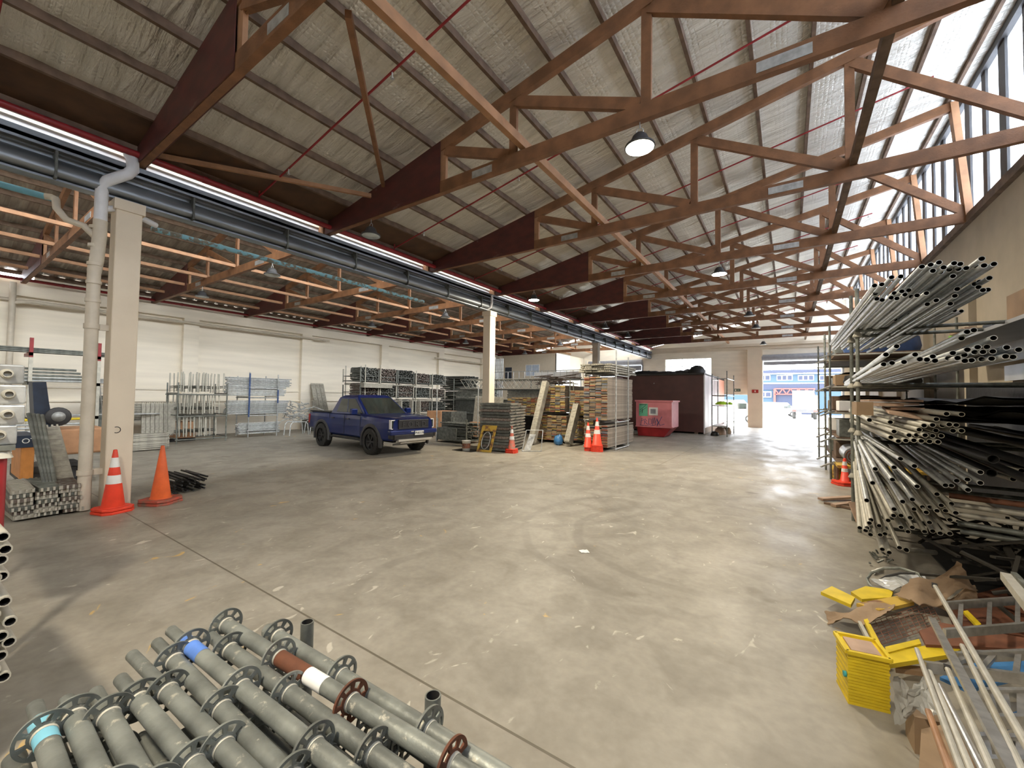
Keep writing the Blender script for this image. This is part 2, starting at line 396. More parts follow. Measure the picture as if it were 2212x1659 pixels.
def left_roof():
    # bare corrugated sheet
    mb = MB(); x0, x1 = XL, XV-.25; ny = 420; vs = []
    for j in range(ny+1):
        y = BACK+(FAR-BACK)*j/ny; q = .02*(1 if (j//2) % 2 else -1)
        for x in (x0, x1): vs.append((x, y, zt(x-DX)+DZ+.15+q))
    mb.add(vs, [(2*j, 2*j+1, 2*j+3, 2*j+2) for j in range(ny)]); return mb
struct('ceiling', left_roof(), 'roof_left')

# far wall with openings: (x0,x1,z0,z1)
def holes_wall(axis_y, t, x0, x1, z0, ztop, holes, mb=None, mi=0):
    mb = mb or MB(); xs = sorted({x0, x1}|{h[0] for h in holes}|{h[1] for h in holes})
    for a, b in zip(xs[:-1], xs[1:]):
        hs = sorted([h for h in holes if h[0] <= a+1e-6 and h[1] >= b-1e-6], key=lambda h: h[2]); z = z0
        for h in hs+[None]:
            zz = h[2] if h else ztop
            if zz > z+1e-4: mb.box(a, b, axis_y, axis_y+t, z, zz, mi)
            if h: z = h[3]
    return mb
DOOR = (-1.5, 2.9, 0, 4.95); WIN = (-8.2, -4.85, 3.35, 5.1); SIDE = (-4.15, -2.45, 0, 2.32); DOOR2 = (-14.6, -10.1, 0, 4.7)
wf = holes_wall(FAR, .25, XL, XR, 0, 5.85, [DOOR, WIN, SIDE, DOOR2])
for s0 in (0, DX):
    dz = DZ if s0 else 0
    wf.prism([(XV+s0, 5.85), (XR+s0-.1, 5.85), (XR+s0-.1, zt(XR-.1)+dz), (XV+s0, zt(XV)+dz)], 1, FAR, FAR+.25)
struct('wall_far', wf, 'block')
struct('trim_1', MB().box(XV+.2, XR, FAR-.22, FAR, 5.82, 6.0).box(XV+.2, XR, FAR-.1, FAR, 5.6, 5.82), 'cream')
wb = MB().box(XL, XR, BACK-.2, BACK, 0, 5.85)
for s0 in (0, DX):
    dz = DZ if s0 else 0
    wb.prism([(XV+s0, 5.85), (XR+s0-.1, 5.85), (XR+s0-.1, zt(XR-.1)+dz), (XV+s0, zt(XV)+dz)], 1, BACK-.2, BACK)
struct('wall_back', wb, 'block')
# left wall with piers and a deep head beam
wl = MB().box(XL-.25, XL, BACK, FAR, 0, 5.86)
wl.box(XL-.25, XL+.05, 2.4, FAR, 5.86, 6.06)
struct('wall_left', wl, 'block')
k = 0
for i in range(-2, 7):
    yy = 1.72+5.28*i
    struct('trim_%d' % (k+2), MB().box(XL, XL+.22, yy-.28, yy+.28, 0, 5.2), 'block'); k += 1
struct('trim_%d' % (k+2), MB().box(XL, XL+.22, BACK, FAR, 5.2, 5.62), 'block'); k += 1
struct('trim_%d' % (k+2), MB().box(XL, XL+.06, BACK, FAR, 2.02, 2.09).box(XL, XL+.09, BACK, FAR, 1.52, 1.58), 'block'); k += 1
# right wall with piers and wall plate
struct('wall_right', MB().box(XR, XR+.25, BACK, FAR, 0, 5.85), 'cream_shaded')
for i in range(-2, 10):
    yy = 2.15+3.53*i
    if yy < FAR-.3: struct('trim_%d' % (k+2), MB().box(XR-.12, XR, yy-.16, yy+.16, 0, 4.9), 'cream_shaded'); k += 1
struct('trim_%d' % (k+2), MB().box(XR-.1, XR+.2, BACK, FAR, 5.85, 6.02), 'wood_old'); k += 1
# saw-tooth glazing: translucent strips between opaque ones
def glazing(idx, X, m, zb, zt_):
    o = struct('window_%d' % idx, MB().box(X+.04, X+.06, BACK, FAR, zb, zt_), m)
    fr = MB(); n = int((FAR-BACK)/.88)
    for i in range(n+1):
        y = BACK+.2+i*.88; wd = .24 if i % 2 else .34
        if m == 'glazing': fr.box(X-.01, X+.03, y, y+wd*.85, zb, zt_)
        else: fr.box(X-.01, X+.03, y, y+.05, zb, zt_)
    fr.box(X-.05, X+.05, BACK, FAR, zb-.05, zb+.06); fr.box(X-.06, X+.1, BACK, FAR, zt_-.15, zt_+.1)
    fr.build('window_frame', 'trim_grey' if m == 'glazing' else 'cream', o)
    return o
glazing(1, XR, 'glazing', 6.02, zt(XR)+.1)
glazing(2, XV-.28, 'glazing_left', 6.14, zt(XR)+DZ+.15)
struct('trim_0', MB().box(XV-.30, XV-.26, BACK, FAR, 5.70, 6.10), 'white_panel')
# far wall window
o = struct('window_3', MB().box(WIN[0], WIN[1], FAR+.12, FAR+.13, WIN[2], WIN[3]), 'film')
fr = MB()
for t in range(9): x = WIN[0]+(WIN[1]-WIN[0])*t/8; fr.box(x-.02, x+.02, FAR+.08, FAR+.12, WIN[2], WIN[3])
for z in (WIN[2], 3.95, 4.52, WIN[3]): fr.box(WIN[0], WIN[1], FAR+.08, FAR+.12, z-.02, z+.02)
fr.build('window_frame', 'white_paint', o)
# roller doors
def roller(idx, x0, x1, top, drop):
    o = struct('door_%d' % idx, MB().tube((x0-.1, FAR-.28, top-.05), (x1+.1, FAR-.28, top-.05), .26, 20), 'roller')
    c = MB()
    for i in range(int(drop/.08)): c.box(x0, x1, FAR-.06, FAR-.035+.015*(i % 2), top-.2-.08*(i+1), top-.2-.08*i)
    c.build('door_curtain', 'roller', o); MB().box(x0-.12, x0-.04, FAR-.1, FAR-.01, 0, top-.2).box(x1+.04, x1+.12, FAR-.1, FAR-.01, 0, top-.2).build('door_guide', 'roller', o)
roller(1, DOOR[0]+.05, DOOR[1], 4.95, .35)
roller(2, DOOR2[0], DOOR2[1], 4.95, .5)
# fanlight strip over the left wall at the near end
struct('trim_%d' % (k+2), MB().box(-2.42, -1.5, FAR-.5, FAR, 0, 5.6), 'cream'); k += 1

# ------------------------------------------------------------------ trusses
ORD = ['nearest', 'second nearest', 'third nearest', 'fourth nearest', 'fifth nearest', 'sixth nearest', 'seventh nearest', 'eighth nearest', 'ninth nearest', 'farthest']
def truss():
    t = thing('roof_truss', 'x', 'truss', (0, 0, 5.85)); wd = .045
    zc = 5.97
    MB().bar((XV+.05, 0, zc), (XR-.02, 0, zc), .1, .23, (0, 0, 1)).build('bottom_chord', 'wood', t)
    MB().bar((XV+.05, .0, zt(XV+.05)-.10), (XR-.25, .0, zt(XR-.25)-.11), .1, .2, (0, 0, 1)).build('top_chord', 'wood', t)
    g = MB()
    for y in (-.062, .062):
        g.prism([(XV+.05, 5.86), (-5.55, 5.86), (-5.55, zt(-5.55)-.02), (XV+.05, 6.12)], 1, y-.006, y+.006)
    g.build('gusset_plate', 'plate_red', t)
    for x in (-5.5, -3.88, -1.63, .93):
        MB().box(x-.07, x+.07, -.03, .03, 6.05, zt(x)-.18).build('vertical_web', 'wood_light' if x == -5.5 else 'wood', t)
    for a, b in ((-5.45, -3.95), (-3.83, -1.72), (-1.58, .86), (.98, XR-.1)):
        MB().bar((a, .0, zt(a)-.24), (b, .0, 6.1), .09, .17, (0, 0, 1)).build('diagonal_web', 'wood', t)
    MB().bar((XR-.25, 0, zt(XR)-.1), (XR-.05, 0, 6.0), .12, .2, (0, 1, 0)).build('end_post', 'wood_light', t)
    MB().box(-.3, .25, -.056, -.051, 5.9, 6.03).build('splice_plate', 'galv', t)
    MB().box(-4.75, -4.3, -.056, -.051, 5.9, 6.03).build('splice_plate', 'galv', t)
    return t
T0 = truss()
YT = [2.15+3.53*i for i in range(9)]
XTRA = [-1.38]
for i, yy in enumerate(YT):
    o = T0 if i == 0 else dup(T0)
    o.location = (0, yy, 5.85); o['label'] = 'brown timber roof truss over the open floor, %s to the camera' % ORD[i]
    o['group'] = 'timber trusses of the main bay'
for i, yy in enumerate(YT):
    o = dup(T0); o.location = (DX, yy, 5.85+DZ); o['label'] = 'dark timber roof truss over the racks by the cream wall, %s to the camera' % ORD[i]
    o['group'] = 'timber trusses of the left bay'
def purlin(x, dz, m, lab, grp):
    xx = x+(DX if dz else 0); z = zt(x)+(DZ if dz else 0)
    MB().box(xx-.03, xx+.03, BACK+.02, FAR-.02, z, z+.125).build('roof_purlin', m, None, lab, 'beam', grp)
for i in range(15):
    x = XV+.12+i*.885
    if x > XR-.3: x = XR-.32
    purlin(x, 0, 'wood_old', 'long weathered purlin under the pale foil roof', 'purlins of the main bay')
    purlin(x, 1, 'wood_old', 'long dark purlin under the bare sheet roof on the left', 'purlins of the left bay')
for x, nm in ((-3.66, 'orange-brown timber brace running from over the camera down the main bay'), (.97, 'grey-edged timber brace on the truss chords nearer the glazed side')):
    MB().box(x-.05, x+.05, BACK+.1, FAR-.1, 6.1, 6.25).build('chord_brace', 'wood_light' if x < 0 else 'wood_old', None, nm, 'beam')
for x, nm in ((-20.6, 'bare timber brace nearest the cream side wall'), (-18.5, 'pale timber brace above the steel racks, at the truss gusset edges'), (-16.6, 'thin lit timber brace over the blue truck'), (-14.4, 'timber brace in the middle of the left bay'), (-10.6, 'orange timber brace beside the valley gutter')):
    MB().box(x-.05, x+.05, BACK+.1, FAR-.1, 5.88, 5.97).build('chord_brace', 'wood_light', None, nm, 'beam')
# sway braces
a = P(752, 30, z=6.1); b = P(828, 400, y=5.6)
MB().bar(a, b, .07, .09).build('sway_brace', 'wood', None, 'steep brown strut dropping from the long brace to a truss gusset', 'strut')
MB().bar((XV+.2, 2.25, 6.12), (-7.55, 5.55, 6.3), .06, .08).build('sway_brace', 'wood_light', None, 'flat pale strut between the two nearest truss gussets', 'strut')
MB().box(XV+.05, XV+.2, BACK, FAR, 6.02, 6.2).build('wall_plate', 'wood_old', None, 'dark timber plate under the low edge of the main roof', 'beam')
MB().bar((-5.45, 2.15, 6.75), (-3.95, 2.15, 6.9), .02, .42, (0, 0, 1)).build('gusset_board', 'wood', None, 'brown plywood board at the head of the nearest truss', 'board')

MB().add([(XV+.16, BACK, zt(XV+.16)+.02), (XV+1.0, BACK, zt(XV+1.0)+.02), (XV+1.0, FAR-.01, zt(XV+1.0)+.02), (XV+.16, FAR-.01, zt(XV+.16)+.02), (XV+.16, BACK, zt(XV+.16)+.04), (XV+1.0, BACK, zt(XV+1.0)+.04), (XV+1.0, FAR-.01, zt(XV+1.0)+.04), (XV+.16, FAR-.01, zt(XV+.16)+.04)], [(0, 3, 2, 1), (4, 5, 6, 7), (0, 1, 5, 4), (1, 2, 6, 5), (2, 3, 7, 6), (3, 0, 4, 7)]).build('eave_lining', 'eave', None, 'dark brown boarding under the low edge of the main roof', 'lining')
# ------------------------------------------------------------------ columns, gutter, pipes
def column(yy, lab):
    t = thing('concrete_column', lab, 'column', (XV, yy, 0))
    MB().box(XV-.17, XV+.17, yy-.17, yy+.17, 0, 5.18).build('shaft', 'cream', t, bevel=.02)
    MB().box(XV-.2, XV+.2, yy-.2, yy+.2, 5.0, 5.18).build('head', 'cream', t)
    return t
c0 = column(2.03, 'near cream concrete column with two traffic cones at its foot')
lt = MB().path([P(1050+750, 0, z=0)*0+Vector((XV+.174, 1.98+.05*math.cos(a), 1.30+.05*math.sin(a))) for a in [math.pi*(-.65+1.3*i/10) for i in range(11)]], .006, 5)
lt.build('painted_mark', 'trim_grey', c0)
column(12.4, 'middle cream concrete column behind the stack of steel decks')
t = thing('steel_column', 'grey far column rising behind the tall plank rack', 'column', (XV, 22.9, 0))
MB().box(XV-.17, XV+.17, 22.73, 23.07, 0, 5.2).build('shaft', 'conc', t); MB().box(XV-.2, XV+.2, 22.7, 23.1, 5.05, 5.2).build('head', 'conc', t)
t = thing('valley_gutter', 'long grey galvanised valley beam crossing the hall on columns', 'beam', (XV, 12.8, 5.2))
MB().box(XV-.1, XV+.1, BACK, FAR, 5.19, 5.22).box(XV-.012, XV+.012, BACK, FAR, 5.22, 5.6).box(XV-.1, XV+.1, BACK, FAR, 5.6, 5.63).build('steel_beam', 'galv_duct', t)
mb = MB()
for s in (1,):
    pr = [(XV+.02, 5.55), (XV+.10, 5.50), (XV+.17, 5.40), (XV+.19, 5.31), (XV+.16, 5.25), (XV+.06, 5.24)]
    rings = [[Vector((x, y, z)) for x, z in pr] for y in (BACK, FAR)]
    mb.loft(rings, 0, True)
mb.build('gutter_pipe', 'galv_duct', t)
MB().box(XV-.3, XV+.22, BACK, FAR, 5.66, 5.72).box(XV+.2, XV+.22, BACK, FAR, 5.62, 5.8).build('gutter_tray', 'galv_duct', t)
for i in range(24): y = BACK+1+i*1.75; MB().box(XV-.03, XV+.21, y, y+.03, 5.2, 5.66).build('bracket', 'galv_dark', t)
def pipe_y(x, z, r, m, lab, y0=BACK, y1=FAR, name='sprinkler_main', cat='pipe', joints=True):
    t = MB().tube((x, y0, z), (x, y1, z), r, 14)
    o = t.build(name, m, None, lab, cat)
    if joints:
        j = MB(); y = y0+1.1
        while y < y1: j.tube((x, y, z), (x, y+.07, z), r*1.18, 14); y += 3.5
        j.build('coupling', m, o)
    return o
pipe_y(XV+.3, 5.98, .055, 'red_pipe', 'thick red sprinkler main beside the valley gutter')
pipe_y(XL+.5, 5.72, .05, 'red_pipe', 'dark red sprinkler main high on the cream side wall')
pipe_y(XV-.55, 5.05, .05, 'blue_paint', 'overhead pipe with flaking light blue paint', y0=2.5, y1=9.5, name='painted_pipe')
pipe_y(XV-.55, 5.1, .05, 'blue_clean', 'short sky-blue pipe end near the left picture edge', y0=-3, y1=1.3, name='painted_pipe')
pipe_y(XL+.35, 5.0, .05, 'pvc', 'cream pipe along the side wall under its head beam', y0=-2, y1=13.5, name='drain_pipe')
pipe_y(XL+.35, 4.75, .05, 'pvc', 'cream pipe along the far end of the side wall', y0=22, y1=33.5, name='drain_pipe')
# branch lines with heads
ybr = [.45, 4.0, 7.55, 11.1, 14.65, 18.2, 21.7, 25.2, 28.8, 32.3]
for i, y in enumerate(ybr):
    r = MB().tube((XV+.3, y, 6.02), (XV+.3, y, zt(XV+.3)+.02), .018, 8).tube((XV+.3, y, zt(XV)-.03), (XR-.9, y, zt(XR-.9)-.12), .018, 8)
    o = r.build('sprinkler_branch', 'red_pipe', None, 'thin red sprinkler line sloping under the roof', 'pipe', 'sprinkler lines of the main bay')
    for x in (-8, -5, -2, 1, XR-1.0): MB().tube((x, y, zt(x)-.2), (x, y, zt(x)-.1), .014, 6).tube((x, y, zt(x)-.215), (x, y, zt(x)-.2), .03, 8).build('sprinkler_head', 'chrome', o)
# downpipe of the near column
t = thing('downpipe', 'fat cream downpipe with bends clipped beside the near column', 'pipe', (-9.5, 1.66, 0))
xd, yd = -9.46, 1.66
MB().tube((xd, yd, .02), (xd, yd, 3.95), .085, 18).path([(xd, yd, 3.9), (xd+.02, yd+.02, 4.1), (xd+.08, yd+.03, 4.5), (xd+.09, yd+.03, 4.75)], .09, 16).build('lower_pipe', 'pvc', t)
MB().path([(xd+.09, yd+.03, 4.7), (xd+.1, yd+.03, 5.3), (xd+.16, yd+.08, 5.42), (xd+.27, yd+.3, 5.6), (xd+.27, yd+.36, 5.7), (xd+.22, yd+.36, 5.9), (xd+.05, yd+.36, 6.02)], .085, 16).build('upper_pipe', 'pvc_white', t)
MB().path([(xd+.06, yd+.0, 4.45), (xd+.0, yd-.14, 4.62), (xd-.1, yd-.32, 4.68), (xd-.2, yd-.42, 4.85), (xd-.3, yd-.42, 5.02), (xd-.5, yd-.45, 5.1), (XV-.55, 1.15, 5.1)], .05, 12).build('side_branch', 'pvc', t)
MB().path([(xd+.1, yd+.05, 4.95), (xd+.02, yd+.3, 5.08), (XV-.3, 2.5, 5.05)], .05, 12).build('side_branch', 'pvc_white', t)
for z in (.62, 3.0): MB().tube((xd, yd, z-.04), (xd, yd, z+.04), .1, 16).box(xd-.03, xd+.03, yd, 1.9, z-.05, z+.05).build('pipe_clip', 'pvc', t)
for i in range(5): z = 3.4+.3*i; MB().tube((xd+.01*i, yd, z), (xd+.01*i, yd, z+.05), .098, 16).build('pipe_joint', 'pvc', t)
t = thing('downpipe', 'slim grey rainwater bend at the head of the middle column', 'pipe', (XV+.2, 12.2, 5))
MB().path([(XV+.25, 12.2, 5.75), (XV+.25, 12.2, 5.45), (XV+.2, 12.2, 5.3), (XV+.05, 12.15, 5.22)], .05, 10).build('bend', 'pvc_white', t)
t = thing('downpipe', 'cream wall drain stack near the left picture edge', 'pipe', (XL+.4, 1.9, 0))
MB().tube((XL+.4, 1.9, 0), (XL+.4, 1.9, 5.6), .08, 12).build('stack_pipe', 'pvc', t); MB().path([(XL+.4, 1.9, 4.9), (XL+.45, 2.3, 5.0), (XL+.4, 3.5, 5.0)], .06, 10).build('side_branch', 'pvc', t)

# ------------------------------------------------------------------ lamps
def lamp(kind):
    t = thing('high_bay_lamp', 'x', 'lamp', (0, 0, 0))
    MB().lathe([(0, .16), (.07, .16), (.1, .13), (.13, .06), (.14, .02), (.2, .0), (.21, -.03), (.19, -.035)], n=24).build('housing', 'trim_grey', t)
    MB().lathe([(0, -.04), (.19, -.04), (.19, -.03)], n=24).build('lens', 'lamp_on' if kind else 'lamp_off', t)
    MB().path([(.05*math.cos(a), 0, .2+.05*math.sin(a)) for a in [i*math.pi/6 for i in range(12)]], .006, 5, closed=True).tube((0, 0, .25), (0, 0, .34), .008, 6).build('hanger', 'galv', t)
    return t
def place_lamp(t, loc, lab, grp, on):
    t.location = loc; t['label'] = lab; t['group'] = grp
    if on:
        l = bpy.data.lights.new('lamp_light', 'AREA'); l.shape = 'DISK'; l.size = .38; l.energy = LAMP_W; l.color = (1, .87, .66)
        o = bpy.data.objects.new('lamp_light', l); COL.objects.link(o); o.parent = t; o.location = (0, 0, -.06)
on0 = lamp(1); off0 = lamp(0)
for i, (loc, lab) in enumerate([((-1.72, 5.68, 5.52), 'big glowing lamp hanging under the truss near the top of the picture'), ((-1.6, 12.74, 5.52), 'glowing lamp right of centre, second along the hall'), ((-7.7, 12.74, 5.52), 'glowing lamp above the left gutter line'), ((-1.72, -1.38, 5.52), 'glowing lamp behind the viewpoint, near the right wall')]):
    place_lamp(on0 if i == 0 else dup(on0), loc, lab, 'lit lamps', True)
offs = [((-7.7, 5.68, 5.52), 'unlit lamp just above the red main at the near gusset'), ((-7.7, 19.8, 5.52), 'unlit lamp in front of the far gussets'), ((-7.7, 23.33, 5.52), 'unlit lamp beside the farthest gussets'),
        ((-1.35, 19.8, 5.52), 'unlit lamp third along the hall'), ((-1.3, 23.33, 5.52), 'unlit lamp fourth along the hall'), ((-1.3, 30.39, 5.52), 'unlit lamp nearest the big roller door'),
        ((-12.1, 5.68, 5.32), 'unlit lamp in the left bay nearest the camera'), ((-12.1, 12.74, 5.32), 'unlit lamp over the truck'), ((-12.1, 23.33, 5.32), 'unlit lamp before the office box'),
        ((-17, 5.68, 5.32), 'unlit lamp near the cream wall above the tube racks'), ((-17, 12.74, 5.32), 'unlit lamp near the cream wall above the bracing rack'), ((-17, 19.8, 5.32), 'unlit lamp deep in the left bay by the wall'), ((-17, 26.86, 5.32), 'unlit lamp over the office roof')]
for i, (loc, lab) in enumerate(offs): place_lamp(off0 if i == 0 else dup(off0), loc, lab, 'unlit lamps', False)
#@@PART2
# ------------------------------------------------------------------ rods
RC = {}
def rod(name, p1, p2, r, m, lab, cat, grp, wall=.006, n=10, kind=None):
    """one hollow tube between two points, its mesh shared by all of the same size"""
    p1, p2 = Vector(p1), Vector(p2); L = round((p2-p1).length, 1) or .1
    key = (m, round(r, 4), L, n, wall)
    if key not in RC:
        mb = MB().tube((0, 0, 0), (0, 0, L), r, n, wall=wall, mb=1) if wall else MB().tube((0, 0, 0), (0, 0, L), r, n)
        RC[key] = mb.mesh('rod', [m, 'bore'], Vector((0, 0, 0)))
    o = bpy.data.objects.new(name, RC[key]); COL.objects.link(o); o.location = p1
    o.rotation_mode = 'QUATERNION'; o.rotation_quaternion = (p2-p1).to_track_quat('Z', 'Y')
    return tag(o, lab, cat, grp, kind)
def inst(name, me, loc, rot=(0, 0, 0), lab=None, cat=None, grp=None):
    o = bpy.data.objects.new(name, me); COL.objects.link(o); o.location = loc; o.rotation_euler = rot
    return tag(o, lab, cat, grp)

# ------------------------------------------------------------------ pickup truck (x forward, y left)
def pickup():
    t = thing('pickup_truck', 'dark blue double-cab pickup truck parked in front of the racks', 'truck', (0, 0, 0))
    AX = (1.635, -1.635)
    def zb(x):
        z = .5+(.12 if x < -2.3 else 0)
        for c in AX:
            d = abs(x-c)
            if d < .52: z = max(z, .40+math.sqrt(.52**2-d*d))
        return z
    def zt_(x):
        if x < .9: return 1.27
        if x < 2.3: return 1.29-.06*((x-.9)/1.4)**1.5
        return 1.23-.05*((x-2.3)/.32)**2
    def hw(x):
        b = .93
        for c in AX: b += .035*math.exp(-((x-c)/.55)**4)
        if x > 2.1: return b-.15*((x-2.1)/.5)**2
        if x < -2.5: return b-.03
        return b
    xs = sorted(set([-2.78+.06*i for i in range(90)]+[a+s*.52 for a in AX for s in (-1, 1)])); xs = [x for x in xs if x <= 2.6]+[2.62]
    rings = []
    for x in xs:
        w_, b, tp = hw(x), zb(x), zt_(x); mid = max(b+.01, .88)
        side = [(w_-.05, b), (w_, min(b+.06, mid)), (w_+.005, mid), (w_-.01, tp-.16), (w_-.035, tp-.05), (w_-.11, tp)]
        rings.append([Vector((x, y, z)) for y, z in side]+[Vector((x, -y, z)) for y, z in reversed(side)])
    MB().loft(rings, 0, False).build('body', 'truck_blue', t, bevel=.018)
    MB().loft([[Vector((1.25, y, z)) for y, z in ((-.52, 1.27), (-.42, 1.30), (.42, 1.30), (.52, 1.27))], [Vector((2.42, y, z)) for y, z in ((-.40, 1.205), (-.32, 1.235), (.32, 1.235), (.40, 1.205))]]).build('hood_bulge', 'truck_blue', t, bevel=.012)
    MB().box(-2.6, 2.4, -.62, .62, .42, .9).build('chassis', 'trim_black', t)
    # bed opening and cover
    MB().box(-2.66, -1.2, -.78, .78, 1.25, 1.285).build('bed_cover', 'trim_black', t)
    for s in (-1, 1): MB().box(-2.7, -1.14, s*.84-.05, s*.84+.05, 1.26, 1.31).build('bed_rail', 'trim_black', t)
    # cab
    A = [Vector(q) for q in ((-1.14, -.87, 1.25), (1.18, -.84, 1.27), (1.18, .84, 1.27), (-1.14, .87, 1.25))]
    B = [Vector(q) for q in ((-.84, -.69, 1.83), (.36, -.68, 1.85), (.36, .68, 1.85), (-.84, .69, 1.83))]
    D = [Vector(q) for q in ((-.70, -.56, 1.915), (.20, -.56, 1.93), (.20, .56, 1.93), (-.70, .56, 1.915))]
    cab = MB(); cab.loft([A, B, D]); cab.build('cab', 'truck_blue', t, bevel=.025)
    def pane(i, j, s0, s1, t0, t1, off=.012):
        q = []
        for s_, t_ in ((s0, t0), (s1, t0), (s1, t1), (s0, t1)):
            q.append((A[i].lerp(A[j], s_)).lerp(B[i].lerp(B[j], s_), t_))
        n = (q[1]-q[0]).cross(q[3]-q[0]).normalized(); c = sum(q, Vector())/4
        if n.dot(c-Vector((0, 0, 1.4))) < 0: n = -n
        mb = MB(); f = [v+n*off for v in q]; bk = [v-n*.02 for v in q]
        mb.loft([bk, f]); return mb
    pane(1, 2, .05, .95, .03, .95).build('windscreen', 'glass_dark', t)
    pane(3, 0, .1, .9, .15, .9).build('rear_window', 'glass_dark', t)
    for i, j, fl in ((0, 1, 0), (3, 2, 1)):
        pane(i, j, .17, .49, .10, .9).build('side_window', 'glass_dark', t)
        m2 = MB()
        q = []
        for s_, t_ in ((.52, .10), (.93, .06), (.92, .12), (.86, .9), (.52, .9)):
            q.append((A[i].lerp(A[j], s_)).lerp(B[i].lerp(B[j], s_), t_))
        n = Vector((0, 1 if fl else -1, .3)).normalized(); m2.loft([[v-n*.02 for v in q], [v+n*.012 for v in q]]); m2.build('side_window', 'glass_dark', t)
    for s in (-1, 1):
        # door seams, handles, mirrors, steps
        for x in (-1.1, -.05, .98): MB().box(x-.006, x+.006, s*.925, s*.945, .58, 1.24).build('door_seam', 'ink', t)
        for x in (-.95, .08): MB().box(x, x+.2, s*.93, s*.96, 1.08, 1.115).build('door_handle', 'trim_black', t)
        mr = MB().box(.74, .90, s*.98, s*1.20, 1.27, 1.47); mo = mr.build('mirror', 'truck_blue', t, bevel=.03)
        MB().box(.725, .742, s*1.0, s*1.18, 1.29, 1.45).build('mirror_glass', 'glass_dark', mo); MB().box(.8, .86, s*.86, s*1.0, 1.29, 1.33).build('mirror_arm', 'trim_black', mo)
        MB().box(-1.05, 1.05, s*.84, s*.97, .40, .46).build('side_step', 'trim_black', t, bevel=.015)
        for c in AX:
            fl = MB(); rr = []
            for k in range(19):
                a = math.radians(-14+208*k/18); cs, sn = math.cos(a), math.sin(a)
                rr.append([Vector((c+r*cs, s*y, .41+r*sn)) for r, y in ((.495, .90), (.495, .985), (.55, .992), (.60, .965), (.61, .90))])
            fl.loft(rr).build('wheel_arch_flare', 'trim_grey', t)
        # headlight
        h = MB().box(2.46, 2.60, s*.58, s*.84, .87, 1.16); ho = h.build('headlight', 'glass_dark', t, bevel=.02)
        MB().box(2.595, 2.61, s*.58, s*.84, 1.135, 1.16).box(2.5, 2.61, s*.83, s*.85, .87, 1.16).box(2.595, 2.61, s*.62, s*.84, .865, .885).build('light_strip', 'white_panel', ho)
        MB().box(2.585, 2.6, s*.66, s*.74, .90, .95).box(2.585, 2.6, s*.66, s*.74, 1.0, 1.06).build('lamp_unit', 'chrome', ho)
        MB().box(-2.80, -2.70, s*.76, s*.91, .82, 1.16).build('tail_light', 'red_steel', t)
        MB().box(2.52, 2.66, s*.70, s*.9, .56, .72).build('bumper_corner', 'trim_black', t, bevel=.03)
    g = MB().box(2.56, 2.65, -.60, .60, .86, 1.16); go = g.build('grille', 'trim_black', t, bevel=.015)
    MB().box(2.60, 2.66, -.58, .58, .88, .90).box(2.60, 2.66, -.58, .58, 1.12, 1.14).build('grille_bar', 'trim_grey', go)
    cu = bpy.data.curves.new('grille_letters', 'FONT'); cu.body = 'FORD'; cu.size = .25; cu.extrude = .012; cu.align_x = 'CENTER'; cu.space_character = 1.75
    tmp = bpy.data.objects.new('tmp', cu); me = bpy.data.meshes.new_from_object(tmp); bpy.data.objects.remove(tmp)
    lo = bpy.data.objects.new('grille_letters', me); COL.objects.link(lo); lo.parent = go; lo.matrix_local = Matrix.Translation((2.655, 0, .92)) @ Matrix(((0, 0, 1, 0), (1, 0, 0, 0), (0, 1, 0, 0), (0, 0, 0, 1))); me.materials.clear(); me.materials.append(M['trim_grey'])
    MB().box(2.5, 2.71, -.92, .92, .68, .83).build('bumper_bar', 'truck_blue', t, bevel=.035)
    MB().box(2.5, 2.70, -.78, .78, .52, .69).build('lower_grille', 'trim_black', t, bevel=.02)
    sk = MB(); sk.loft([[Vector((x, y, z)) for x, z in ((2.60, .44), (2.75, .48), (2.77, .55), (2.62, .54))] for y in (-.66, -.55, .55, .66)]); sk.build('skid_plate', 'chrome', t)
    MB().loft([[Vector((x, y, z)) for x, z in ((2.2, .30), (2.62, .40), (2.64, .44), (2.2, .36))] for y in (-.5, .5)]).build('under_tray', 'chrome', t)
    MB().box(2.72, 2.728, -.02, .34, .655, .79).build('number_plate', 'plate_w', t)
    cu = bpy.data.curves.new('plate_letters', 'FONT'); cu.body = 'PNK578'; cu.size = .105; cu.extrude = .002; cu.align_x = 'CENTER'
    tmp = bpy.data.objects.new('tmp', cu); me = bpy.data.meshes.new_from_object(tmp); bpy.data.objects.remove(tmp)
    lo = bpy.data.objects.new('plate_letters', me); COL.objects.link(lo); lo.parent = t; lo.matrix_local = Matrix.Translation((2.731, .16, .685)) @ Matrix(((0, 0, 1, 0), (1, 0, 0, 0), (0, 1, 0, 0), (0, 0, 0, 1))); me.materials.clear(); me.materials.append(M['ink'])
    MB().box(2.71, 2.725, -.16, -.06, .76, .79).build('fog_strip', 'chrome', t)
